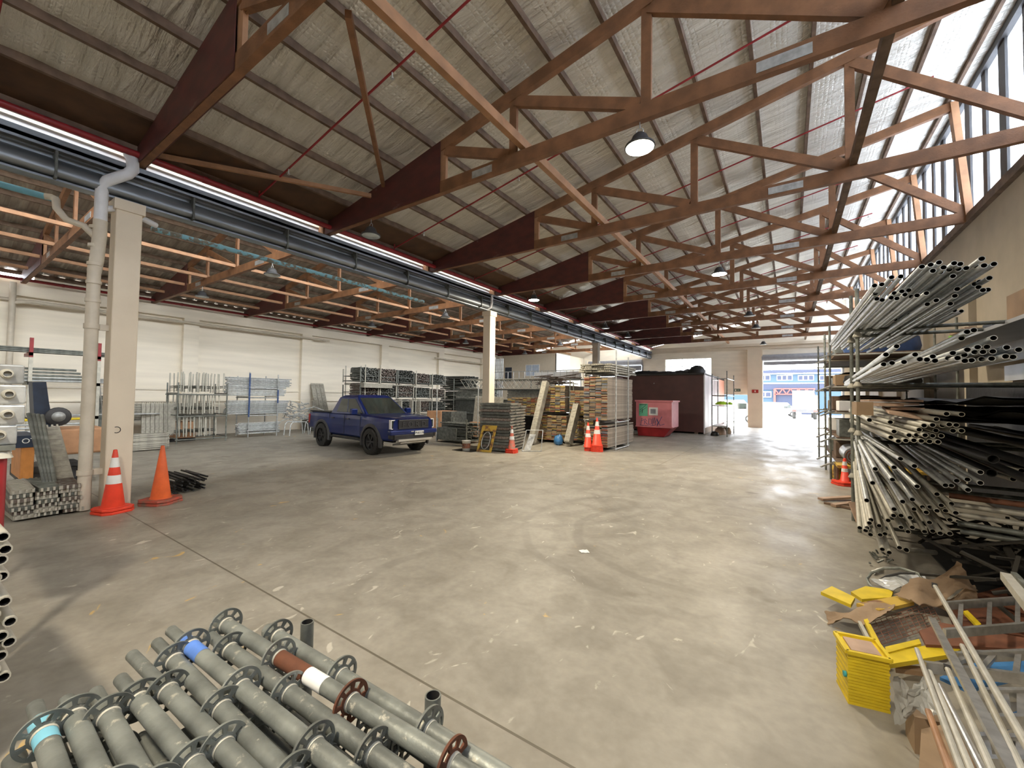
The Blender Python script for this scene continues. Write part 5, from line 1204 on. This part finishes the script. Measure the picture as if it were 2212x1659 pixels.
# black plastic pipes and sheets in the dark middle of the rack
random.seed(13)
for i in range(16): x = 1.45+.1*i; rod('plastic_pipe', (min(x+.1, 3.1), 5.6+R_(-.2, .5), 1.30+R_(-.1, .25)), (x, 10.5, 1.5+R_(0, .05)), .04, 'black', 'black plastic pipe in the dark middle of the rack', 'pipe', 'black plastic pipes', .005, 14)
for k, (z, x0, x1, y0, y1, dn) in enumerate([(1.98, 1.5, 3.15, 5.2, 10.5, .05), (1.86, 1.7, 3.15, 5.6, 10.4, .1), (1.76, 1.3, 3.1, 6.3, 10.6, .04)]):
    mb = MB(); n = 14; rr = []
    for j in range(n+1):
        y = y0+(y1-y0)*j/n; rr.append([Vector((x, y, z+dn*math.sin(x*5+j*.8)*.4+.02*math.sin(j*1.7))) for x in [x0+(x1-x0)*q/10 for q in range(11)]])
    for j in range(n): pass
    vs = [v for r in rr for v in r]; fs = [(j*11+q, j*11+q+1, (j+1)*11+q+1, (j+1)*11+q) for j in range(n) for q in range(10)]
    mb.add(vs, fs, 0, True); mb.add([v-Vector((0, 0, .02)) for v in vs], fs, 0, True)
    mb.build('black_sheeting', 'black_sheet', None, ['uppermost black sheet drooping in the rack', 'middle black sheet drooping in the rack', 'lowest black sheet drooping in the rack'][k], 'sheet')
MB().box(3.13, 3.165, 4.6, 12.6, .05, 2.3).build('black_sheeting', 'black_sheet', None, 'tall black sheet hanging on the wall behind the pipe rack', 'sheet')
MB().box(1.5, 3.2, 4.3, 8.0, .0, .015).build('black_sheeting', 'black_sheet', None, 'added black sheet standing in for the shadow on the floor under the scrap heap', 'sheet')  # added dark sheet in place of the shadow on the floor here
# boards and a box on the pale bundle
for i, (u, v, sx, sy, sz, m, lab) in enumerate([(1862, 868, .16, .5, .17, 'card', 'pale brown box between the rack posts'), (1915, 872, .22, .6, .03, 'pinkish', 'short board over the hexagonal bundle, left one'), (1950, 880, .3, .5, .03, 'pinkish', 'wide grey-brown board over the hexagonal bundle')]):
    p = P(u, v, y=7.0); t = thing('board' if i else 'cardboard_box', lab, 'board' if i else 'box', p)
    b_ = MB(); b_.box(p.x-sx/2, p.x+sx/2, p.y-sy/2, p.y+sy/2, p.z-sz, p.z).build('panel' if i else 'body', m, t)
p = P(1985, 905, y=6.4); mb = MB(); slab(mb, [p+Vector(q) for q in ((-.25, 0, .06), (.12, -.1, -.02), (.2, .7, .04), (-.2, .8, .12))], .025); mb.build('board', 'pinkish', None, 'tilted board lying on the hexagonal bundle of pipes', 'board')
p = P(1940, 865, y=7.6); MB().box(p.x-.3, p.x+.25, p.y, p.y+.9, p.z-.02, p.z+.01).box(p.x-.28, p.x+.2, p.y-.05, p.y+.8, p.z-.06, p.z-.035).build('board', 'pinkish', None, 'pair of thin boards behind the tilted board', 'board')
# pale sheet panels behind the second bundle, brown crates and clutter above
mb = MB(); slab(mb, [(3.22, 5.0, 2.35), (3.22, 11.0, 2.35), (3.22, 11.0, 2.62), (3.22, 5.0, 2.62)], .02); mb.build('steel_sheet', 'pale_sheet', None, 'lower pale steel sheet running along the right wall', 'panel')
mb = MB(); slab(mb, [(3.1, 5.0, 2.66), (3.1, 12.0, 2.66), (3.1, 12.0, 2.98), (3.1, 5.0, 2.98)], .02); mb.build('steel_sheet', 'pale_sheet', None, 'upper pale steel sheet running along the right wall', 'panel')
MB().box(2.35, 3.28, 5.0, 12.2, 2.98, 3.03).build('shelf_board', 'pale_sheet', None, 'long grey shelf plate on the pale steel sheets', 'shelf')
a = P(2176, 722, x=2.5); MB().box(2.5, 2.56, 5.0, a.y, 3.03, P(2176, 640, x=2.5).z).build('plywood_sheet', 'ply', None, 'dark brown plywood sheet standing at the right picture edge', 'board')
for i, (u, v, w_, d_, h_, m, nm, lab, ct) in enumerate([(2062, 700, .14, .2, .26, 'lime', 'plastic_tub', 'lime green tub on the high shelf', 'tub'), (2090, 705, .12, .16, .24, 'pinkish', 'cardboard_box', 'pinkish-grey box right of the green tub', 'box'), (2115, 690, .4, .5, .16, 'rusty_sheet', 'timber_box', 'brown wooden box on the high shelf', 'box'), (2105, 668, .5, .6, .05, 'card', 'board', 'brown board topping the high shelf clutter', 'board'), (2152, 680, .2, .4, .2, 'navy', 'tool_case', 'dark blue case left of the plywood sheet', 'case')]):
    p = P(u, v, x=2.75 if i != 1 else 2.6); z0 = 3.03 if i != 3 else 3.2
    crate_box(p.x-w_/2, p.x+w_/2, p.y-d_/2, p.y+d_/2, z0, z0+h_, m, nm, lab, ct)
MB().box(2.38, 2.5, 7.2, 7.5, 3.03, 3.12).build('wood_offcut', 'orange', None, 'small orange offcut on the edge of the high shelf', 'offcut')
# rear shelving goods
random.seed(21)
items = []
names = {'black': ('sheet_bundle', 'black bundle'), 'steel_blue': ('tarpaulin_bundle', 'blue tarpaulin bundle'), 'card': ('cardboard_box', 'brown cardboard box'), 'galv_dull': ('fitting_box', 'grey box of fittings'), 'white_panel': ('plastic_box', 'white plastic box'), 'teal': ('strap_bundle', 'teal strap bundle'), 'yellow': ('strap_bundle', 'yellow strap bundle'), 'wood_old': ('timber_bundle', 'brown timber bundle')}
lv = ['lowest', 'second', 'third', 'fourth', 'top']
for li, z in enumerate((.44, 1.06, 1.71, 2.36, 3.16)):
    y = 13.1; bi = 0
    for m in [('black', 'wood_old', 'teal', 'galv_dull', 'black'), ('galv_dull', 'yellow', 'black', 'white_panel', 'steel_blue'), ('white_panel', 'black', 'wood_old', 'card', 'black'), ('black', 'card', 'galv_dull', 'black', 'wood_old'), ('steel_blue', 'galv_dull', 'black', 'card', 'black')][li]:
        nm, lb = names[m]; h_ = R_(.25, .48); d_ = .8
        rs = [[Vector((1.15+1.5*(.5+.5*math.cos(u)*q)*1.0, y+d_/2+d_/2*math.sin(u)*q*1.1, z+h_*hh)) for u in [math.pi/4+2*math.pi*k/12 for k in range(12)]] for q, hh in ((.95, 0), (1, .3), (.95, .8), (.6, 1.0))]
        if m in ('black', 'teal', 'yellow', 'steel_blue'): MB().loft(rs, 0, True).build(nm, m, None, '%s on the %s shelf of the rear shelving, %s from the front' % (lb, lv[li], ['first', 'second', 'third', 'fourth', 'last'][bi]), 'goods')
        else: crate_box(1.05, 2.5, y, y+d_-.06, z, z+h_, m, nm, '%s on the %s shelf of the rear shelving, %s from the front' % (lb, lv[li], ['first', 'second', 'third', 'fourth', 'last'][bi]), 'goods')
        y += .92; bi += 1
t = thing('carpet_roll', 'thick grey roll of matting on the low shelf behind the rack posts', 'roll', (1.25, 12.6, .5))
sp = MB()
sp.path([Vector((1.28+ (.03+.013*k/3)*math.cos(k*.5), 12.5, .66+(.03+.013*k/3)*math.sin(k*.5))) for k in range(36)], .012, 5); sp.build('spiral_edge', 'rust', t)
MB().tube((1.28, 12.52, .66), (1.28, 13.6, .66), .2, 22).build('roll', 'grey_sheet', t)
MB().box(.95, 2.6, 12.35, 13.0, .38, .44).build('timber_plank', 'yellow_dirty', None, 'yellowish plank under the roll of matting', 'plank')
t = thing('gas_bottle', 'dirty yellow-grey bottle behind the small red cone', 'bottle', (1.0, 13.2, 0)); MB().lathe([(0, 0), (.1, 0), (.11, .05), (.11, .28), (.05, .36), (.04, .42), (0, .42)], (1.0, 13.2, 0), 16).build('bottle', 'yellow_dirty', t)
for x in (.95, 2.5):
    for y in (12.4, 12.9): rod('short_leg', (x, y, 0), (x, y, .38), .03, 'wood_old', 'short timber block under the yellowish plank', 'block', 'blocks under the yellowish plank', 0)
# timbers and rags at the foot of the rear post
mb = MB(); a = P(1772, 1078, z=.03); b = P(1850, 1068, z=.08); mb.bar(a, b+Vector((.3, .1, 0)), .12, .04).bar(P(1800, 1092, z=.03), P(1855, 1085, z=.06), .1, .05).build('timber_offcut', 'pinkish', None, 'pale timber offcut on the floor at the foot of the rack', 'timber')
MB().bar(P(1782, 1086, z=.02), P(1850, 1100, z=.03), .07, .04).build('timber_offcut', 'wood_old', None, 'dark timber offcut beneath the pale one', 'timber')
MB().bar(P(1840, 1085, z=.3), P(1857, 1128, z=.05), .09, .03).build('timber_offcut', 'pinkish', None, 'short board propped against the front rack post', 'timber')
random.seed(31)
mb = MB()
for i in range(120):
    a = Vector((R_(1.4, 2.7), R_(4.9, 7.6), R_(.15, .5))); mb.bar(a, a+Vector((R_(-.5, .5), R_(-.5, .5), R_(-.2, .25))), R_(.02, .06), .02)
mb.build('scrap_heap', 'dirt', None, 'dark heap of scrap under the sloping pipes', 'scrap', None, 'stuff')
rod('scaffold_pipe', P(1958, 1188, z=.25), P(2000, 1240, z=.02)+Vector((.2, .6, .1)), .03, 'galv_pale', 'loose pale pipe end standing apart below the heap', 'pipe', None)
mb = MB()
for i in range(14): a = P(1878+R_(0, 40), 1195+R_(0, 20), z=.03); mb.bar(a, a+Vector((R_(-.06, .06), R_(-.06, .06), R_(0, .05))), .02, .015)
mb.build('coupler_scraps', 'galv_dull', None, 'few small coupler parts on the floor before the heap', 'scrap', None, 'stuff')

# ------------------------------------------------------------------ clutter at the lower right
t = thing('yellow_crate', 'bright yellow ribbed stack of nested trays, nearest on the floor', 'crate', P(1880, 1540, z=0))
c4 = [P(1832, 1520, z=0), P(1925, 1543, z=0)]
dx_ = (c4[1]-c4[0]); dx_.z = 0; wv = dx_.normalized(); dv = Vector((-wv.y, wv.x, 0)); W_ = .215; D_ = .225; hgt = .325
o_ = Vector((c4[0].x, c4[0].y, 0))
n_ = 17
for k in range(n_):
    z = hgt*k/n_; mb = MB(); g_ = .003*(k % 2)
    rg = [o_+wv*g_+dv*g_, o_+wv*(W_-g_)+dv*g_, o_+wv*(W_-g_)+dv*(D_-g_), o_+wv*g_+dv*(D_-g_)]
    mb.loft([[p+Vector((0, 0, z)) for p in rg], [p+Vector((0, 0, z+hgt/n_-.003)) for p in rg]]); mb.build('tray', 'yellow', t)
mb = MB()
for a, b in (((-.004, -.004), (W_+.004, -.004)), ((W_+.004, -.004), (W_+.004, D_+.004)), ((W_+.004, D_+.004), (-.004, D_+.004)), ((-.004, D_+.004), (-.004, -.004))):
    mb.bar(o_+wv*a[0]+dv*a[1]+Vector((0, 0, hgt+.005)), o_+wv*b[0]+dv*b[1]+Vector((0, 0, hgt+.005)), .022, .022)
mb.build('rim', 'yellow', t)
mb = MB(); rg = [o_+wv*.03+dv*.03, o_+wv*(W_-.03)+dv*.03, o_+wv*(W_-.03)+dv*(D_-.03), o_+wv*.03+dv*(D_-.03)]; mb.loft([[p+Vector((0, 0, hgt-.01)) for p in rg], [p+Vector((0, 0, hgt+.008)) for p in rg]]); mb.build('rusty_top', 'pinkish', t)
MB().tube(o_-wv*.015+dv*.03+Vector((0, 0, .17)), o_+wv*.0+dv*.03+Vector((0, 0, .17)), .018, 10).build('green_tab', 'teal', t)
# two yellow rectangular lids, frame with wire mesh
def quadprism(name, pix, z, th, m, lab=None, cat=None, parent=None, grp=None):
    zz = z if isinstance(z, (list, tuple)) else [z]*len(pix)
    pts = [P(u, v, z=q) for (u, v), q in zip(pix, zz)]
    return MB().loft([[p-Vector((0, 0, th)) for p in pts], pts]).build(name, m, parent, lab, cat, grp)
quadprism('yellow_lid', [(1773, 1278), (1797, 1266), (1847, 1290), (1838, 1306)], .14, .03, 'yellow', 'small yellow lid sticking out farthest left on the clutter', 'lid')
quadprism('yellow_lid', [(1838, 1278), (1870, 1266), (1930, 1275), (1925, 1290), (1862, 1294)], .14, .03, 'yellow', 'second yellow lid behind the first, by the plastic sheet', 'lid')
t = thing('mesh_frame', 'yellow metal frame with rusty wire mesh lying on the clutter', 'frame', P(1930, 1360, z=.0))
quadprism('frame_bar', [(1850, 1303), (1965, 1282), (1975, 1300), (1900, 1318)], .16, .03, 'yellow_dirty', parent=t)
quadprism('frame_bar', [(1866, 1338), (1874, 1336), (1905, 1395), (1893, 1397)], .14, .03, 'yellow', parent=t)
quadprism('frame_bar', [(1852, 1340), (1858, 1338), (1885, 1388), (1878, 1390)], .12, .03, 'galv_pale', parent=t)
quadprism('frame_bar', [(1912, 1397), (1985, 1380), (1990, 1390), (1915, 1410)], .18, .03, 'yellow', parent=t)
quadprism('frame_panel', [(1905, 1412), (2010, 1392), (2075, 1402), (2060, 1412), (1920, 1435)], .17, .03, 'yellow', parent=t)
mb = MB(); A_ = P(1878, 1345, z=.13); B_ = P(2010, 1300, z=.13); C_ = P(2035, 1350, z=.13); D2 = P(1905, 1392, z=.13)
for k in range(13): s = k/12; mb.tube(A_.lerp(B_, s), D2.lerp(C_, s), .0025, 5)
for k in range(9): s = k/8; mb.tube(A_.lerp(D2, s), B_.lerp(C_, s), .0025, 5)
mb.build('wire_mesh', 'rusty_sheet', t)
quadprism('rusty_sheet', [(1985, 1362), (2035, 1345), (2215, 1378), (2215, 1402), (2000, 1392)], .19, .02, 'rusty_sheet', 'rusty brown steel sheet under the ladders', 'sheet')
quadprism('rusty_sheet', [(2040, 1300), (2215, 1255), (2215, 1375), (2060, 1350)], .05, .03, 'rust', 'dark rusty plate in the shade at the right edge', 'sheet')
quadprism('yellow_bar', [(2080, 1320), (2090, 1318), (2120, 1348), (2110, 1352)], .16, .02, 'yellow', 'thin yellow bar seen between the ladder rails', 'bar')
# cardboard and hessian
def crumple(name, pix, z, m, lab, cat, amp=.03, nu=14, nv=8, seed=1, th=.006):
    """a sheet over four corner pixels, folded and crumpled, with thickness"""
    rng = random.Random(seed); c = [P(u, v, z=q) for (u, v), q in zip(pix, z)]; vs = []
    for i in range(nu+1):
        for j in range(nv+1):
            s, t_ = i/nu, j/nv; p = c[0].lerp(c[1], s).lerp(c[3].lerp(c[2], s), t_)
            vs.append(p+Vector((rng.uniform(-1, 1)*amp*.3, rng.uniform(-1, 1)*amp*.3, amp*math.sin(s*9+t_*3+seed)+rng.uniform(-1, 1)*amp*(.35 if m in ('plastic', 'paper') else .13))))
    fs = [(i*(nv+1)+j, (i+1)*(nv+1)+j, (i+1)*(nv+1)+j+1, i*(nv+1)+j+1) for i in range(nu) for j in range(nv)]
    mb = MB().add(vs, fs, 0, m == 'card'); mb.add([v-Vector((0, 0, th)) for v in vs], fs, 0, m == 'card')
    return mb.build(name, m, None, lab, cat)
crumple('cardboard_sheet', [(1782, 1325), (1935, 1298), (1905, 1340), (1790, 1342)], (.06, .2, .2, .04), 'card', 'torn brown cardboard curling over the yellow frame', 'cardboard', .03, seed=2)
crumple('cardboard_sheet', [(1930, 1275), (2070, 1222), (2110, 1265), (1985, 1315)], (.22, .5, .3, .16), 'card', 'large folded brown cardboard beside the plastic sheet', 'cardboard', .04, seed=5)
crumple('cardboard_sheet', [(1985, 1310), (2105, 1268), (2115, 1290), (2040, 1320)], (.15, .28, .2, .1), 'card', 'lower flap of brown cardboard with light stripes', 'cardboard', .03, seed=6)
crumple('plastic_sheet', [(1880, 1250), (1990, 1235), (2005, 1262), (1930, 1275)], (.12, .2, .25, .16), 'plastic', 'clear crumpled plastic sheet inside the grey hose ring', 'plastic sheet', .02, seed=3)
crumple('plastic_sheet', [(1932, 1470), (2010, 1478), (2040, 1530), (1935, 1555)], (.42, .42, .4, .1), 'plastic', 'white crumpled plastic bag right of the yellow crate', 'plastic sheet', .03, seed=7)
MB().path([P(u, v, z=z) for u, v, z in ((1873, 1250, .06), (1882, 1238, .12), (1910, 1228, .22), (1945, 1227, .28), (1985, 1240, .3), (2000, 1262, .25), (1975, 1285, .14), (1930, 1290, .1), (1895, 1278, .06), (1878, 1263, .05))], .014, 10, closed=True).build('hose_ring', 'galv_dull', None, 'big grey ring of hose lying on the floor before the pipe heap', 'hose')
MB().path([P(u, v, z=z) for u, v, z in ((1898, 1254, .06), (1915, 1245, .15), (1945, 1238, .24), (1980, 1238, .3))], .012, 8).build('hose_piece', 'trim_grey', None, 'darker hose piece inside the big hose ring', 'hose')
crumple('paper_scrap', [(1882, 1232), (1908, 1224), (1905, 1233), (1888, 1240)], (.02, .03, .03, .02), 'paper', 'small white paper scrap beside the hose ring', 'paper', .004, 4, 3, 9, .002)
crumple('paper_scrap', [(1250, 1188), (1268, 1187), (1274, 1194), (1256, 1194)], (.006, .008, .006, .006), 'paper', 'white scrap of paper alone in the middle of the floor', 'paper', .003, 4, 3, 4, .002)
quadprism('grating', [(1932, 1433), (1995, 1440), (2000, 1452), (1935, 1444)], .1, .03, 'ply', 'brown slatted piece between the crate and the ladders', 'board')
quadprism('cardboard_box', [(1990, 1575), (2060, 1560), (2110, 1659), (1985, 1659)], .25, .25, 'card', 'brown cardboard box under the long tubes at the bottom edge', 'box')
quadprism('cardboard_box', [(1955, 1510), (2010, 1500), (2030, 1560), (1975, 1548)], .2, .2, 'card', 'smaller cardboard box beneath the white plastic bag', 'box')
for i, (q, zz, lab) in enumerate([([(2030, 1462), (2110, 1430), (2215, 1425), (2215, 1460), (2090, 1490)], .3, 'bright blue tarpaulin between the ladder rails, upper one'), ([(2120, 1560), (2215, 1530), (2215, 1560), (2150, 1575)], .3, 'bright blue tarpaulin strip between the lower ladder rails')]): quadprism('blue_tarpaulin', q, zz, .02, 'tarp_blue', lab, 'tarpaulin')
# ladders lying across (rails with rungs), each a thing of its own
def ladder(a1, b1, a2, b2, lab, m='alloy', n=6):
    A1, B1, A2, B2 = a1, b1, a2, b2
    t = thing('ladder', lab, 'ladder', (A1+B2)/2, 'ladders lying at the right edge')
    for a, b in ((A1, B1), (A2, B2)): MB().bar(a, b, .022, .06, (0, 0, 1)).build('stile', m, t)
    for i in range(n): s = (i+.5)/n; MB().bar(A1.lerp(B1, s), A2.lerp(B2, s), .025, .025).build('rung', m, t)
L_ = lambda u, v, z: P(u, v, z=z)
def ext(a, b, k): return a+(b-a)*k
for (p1, p2, p3, p4, z, lab) in [((2045, 1308), (2212, 1296), (2040, 1368), (2212, 1354), .36, 'aluminium ladder lying farthest back on the clutter'), ((2065, 1420), (2212, 1414), (1998, 1440), (2212, 1466), .42, 'aluminium ladder in the middle of the clutter, over the blue tarpaulin'), ((2120, 1500), (2212, 1500), (2140, 1558), (2212, 1558), .46, 'aluminium ladder third from the back'), ((2110, 1600), (2212, 1604), (2120, 1650), (2212, 1652), .48, 'nearest aluminium ladder in the bottom right corner')]:
    a1, b1, a2, b2 = L_(*p1, z), L_(*p2, z), L_(*p3, z), L_(*p4, z); ladder(a1, ext(a1, b1, 2.2), a2, ext(a2, b2, 2.2), lab)
# long tubes and bars laid over the ladders
for i, (a, b, w_, m, lab, nm) in enumerate([((2019, 1265), (2212, 1600), .040, 'galv_pale', 'longest pale tube over the ladders, farthest right', 'long_tube'), ((2013, 1337), (2185, 1659), .055, 'alloy', 'wide dented flat bar over the ladders', 'flat_bar'), ((2078, 1394), (2205, 1659), .036, 'galv_pale', 'tube between the flat bar and the longest tube', 'long_tube'), ((1980, 1402), (2075, 1659), .034, 'galv_pale', 'leftmost tall tube over the white plastic', 'long_tube'), ((2008, 1450), (2095, 1659), .034, 'galv_pale', 'second pale tube from the left of the bunch', 'long_tube'), ((2046, 1443), (2140, 1659), .036, 'galv_pale', 'tube with a dark cap in the middle of the bunch', 'long_tube'), ((2030, 1480), (2120, 1659), .034, 'alloy', 'shiny tube wedged in the middle of the bunch', 'long_tube'), ((2005, 1536), (2050, 1659), .036, 'wood_light', 'timber-coloured pole at the left of the bunch', 'long_tube')]):
    p = L_(*a, .55); q = L_(*b, .85); q = p+(q-p)*1.25; w_ *= .62
    if nm == 'flat_bar': t = MB().bar(p, q, w_, .02).build(nm, m, None, lab, 'bar')
    else:
        t = MB().bar(p, q, w_, w_).build(nm, m, None, lab, 'tube', None, None, .008)
        if i in (0, 5): MB().bar(p-(q-p).normalized()*.03, p+(q-p).normalized()*.03, w_*1.15, w_*1.15).build('end_cap', 'trim_black', t)
t = MB().bar(L_(2172, 1245, .7), ext(L_(2172, 1245, .7), L_(2212, 1295, .8), 2.5), .05, .05).build('long_tube', 'galv_pale', None, 'thick pale tube coming in from the right edge', 'tube')
t = MB().bar(L_(2190, 1240, .66), ext(L_(2190, 1240, .66), L_(2212, 1262, .7), 2.5), .03, .03).build('long_tube', 'galv_dull', None, 'thin grey tube behind the thick one at the right edge', 'tube')

# ------------------------------------------------------------------ outside
struct('ground', MB().box(-45, 45, FAR+.25, 110, -.25, -.02), 'yard')
BY = 72
def PB(u, v): return P(u, v, y=BY)
t = thing('blue_building', 'long blue two-storey building across the sunny yard', 'building', (0, BY, 0))
MB().box(-30, 30, BY, BY+12, 0, PB(1700, 808).z).build('wall', 'bld_blue', t)
MB().box(-30, 30, BY-.6, BY+.1, PB(1700, 806).z, PB(1700, 803).z+.25).build('roof_edge', 'bld_navy', t)
MB().box(-30, 30, BY-.15, BY, PB(1700, 842).z, PB(1700, 829).z).build('dark_band', 'bld_navy', t)
MB().box(-30, 30, BY-.25, BY, PB(1700, 829).z, PB(1700, 827).z).build('white_trim', 'white_paint', t)
for u0 in (1560, 1600, 1628, 1676, 1722, 1768, 1800): 
    a, b = PB(u0+2, 822), PB(u0+36, 810); w_ = MB().box(a.x, b.x, BY-.1, BY-.02, a.z, b.z).build('window', 'white_paint', t)
    for k in range(3): x = a.x+(b.x-a.x)*(k+.08)/3; MB().box(x, x+(b.x-a.x)*.26, BY-.13, BY-.1, a.z+.06, b.z-.1).build('pane', 'bld_navy', w_)
a, b = PB(1628, 858), PB(1666, 846); w_ = MB().box(a.x, b.x, BY-.2, BY-.1, a.z, b.z).build('window', 'white_paint', t)
for k in range(3): x = a.x+(b.x-a.x)*(k+.08)/3; MB().box(x, x+(b.x-a.x)*.27, BY-.23, BY-.2, a.z+.12, b.z-.12).build('pane', 'bld_navy', w_)
a, b = PB(1674, 866), PB(1760, 840); MB().box(a.x, b.x, BY-.1, BY, 0, b.z).build('bay_opening', 'bld_navy', t)
g = MB(); n = 5
for z in (a.z+ (b.z-a.z)*.55, b.z): g.box(a.x, b.x, BY-.5, BY-.4, z-.07, z+.07)
for k in range(n): 
    x = a.x+(b.x-a.x)*k/n; x2 = a.x+(b.x-a.x)*(k+.5)/n; x3 = a.x+(b.x-a.x)*(k+1)/n; z0, z1 = a.z+(b.z-a.z)*.55, b.z
    g.bar((x, BY-.45, z1), (x2, BY-.45, z0), .12, .12).bar((x2, BY-.45, z0), (x3, BY-.45, z1), .12, .12)
g.box(a.x-.15, a.x+.1, BY-.5, BY-.3, 0, b.z)
g.build('red_lattice', 'red_steel', t)
def van(x, y, L, W, Hh, lab, rz=0, kind='van'):
    t = thing('white_van', lab, 'vehicle', (0, 0, 0)); s = L/2
    if kind == 'van': prof = [(-s, .35), (-s, Hh*.92), (-s+.15, Hh), (s-1.4, Hh), (s-.75, Hh*.62), (s-.1, Hh*.5), (s, .35)]
    else: prof = [(-s, .35), (-s, .8), (-s+.5, .95), (-s+.9, Hh), (s-1.6, Hh), (s-1.1, .98), (s-.1, .85), (s, .35)]
    MB().loft([[Vector((px, yy, pz)) for px, pz in prof] for yy in (-W/2, -W/2+.02, W/2-.02, W/2)]).build('body', 'white_paint', t, bevel=.06)
    for yy in (-W/2-.012, W/2+.002): MB().box(s-1.75, s-1.05, yy, yy+.01, Hh*.60, Hh*.86).build('side_window', 'glass_dark', t)
    for px in (-s+.85, s-.85):
        for yy in (-W/2+.08, W/2-.08): wo = MB().lathe([(.2, -.1), (.33, -.11), (.34, 0), (.33, .11), (.2, .1)], (px, yy, .34), 20, 'y').build('wheel', 'rubber', t); MB().lathe([(0, -.11), (.2, -.1), (.2, .1), (0, .11)], (px, yy, .34), 16, 'y').build('rim', 'galv', wo)
    t.location = (x, y, -.02); t.rotation_euler = (0, 0, rz); return t
van(-4.05, 41.6, 4.2, 1.8, 1.95, 'white van parked close outside the side opening', 0)
van(-3.9, 50, 4.1, 1.75, 1.5, 'white car farther out, left in the roller door', .2, 'car')
van(-1.1, 60, 4.6, 1.9, 1.7, 'white van far out before the blue building', .1)
t = thing('white_truck', 'white flatbed truck with red tail lights far out in the yard', 'truck', (0, 0, 0))
MB().box(-1.1, 1.1, 0, 5, 1.0, 1.2).build('flat_bed', 'white_paint', t); MB().box(-1.0, 1.0, 4.8, 6.8, .6, 3.1).build('cab', 'white_paint', t); MB().box(-1.1, 1.1, -.02, 0, .75, 1.05).build('tail_board', 'trim_grey', t); MB().box(.45, 1.1, .4, 4.6, 1.2, 2.5).build('load', 'white_panel', t)
for x in (-.9, .9): MB().lathe([(0, -.15), (.42, -.15), (.45, 0), (.42, .15), (0, .15)], (x, 1.0, .45), 20, 'x').build('wheel', 'rubber', t); MB().lathe([(0, -.15), (.42, -.15), (.45, 0), (.42, .15), (0, .15)], (x, 5.6, .45), 20, 'x').build('wheel', 'rubber', t); MB().box(x-.15, x+.15, -.04, -.02, .82, .95).build('tail_light', 'red_steel', t)
t.location = (1.4, 52, 0)
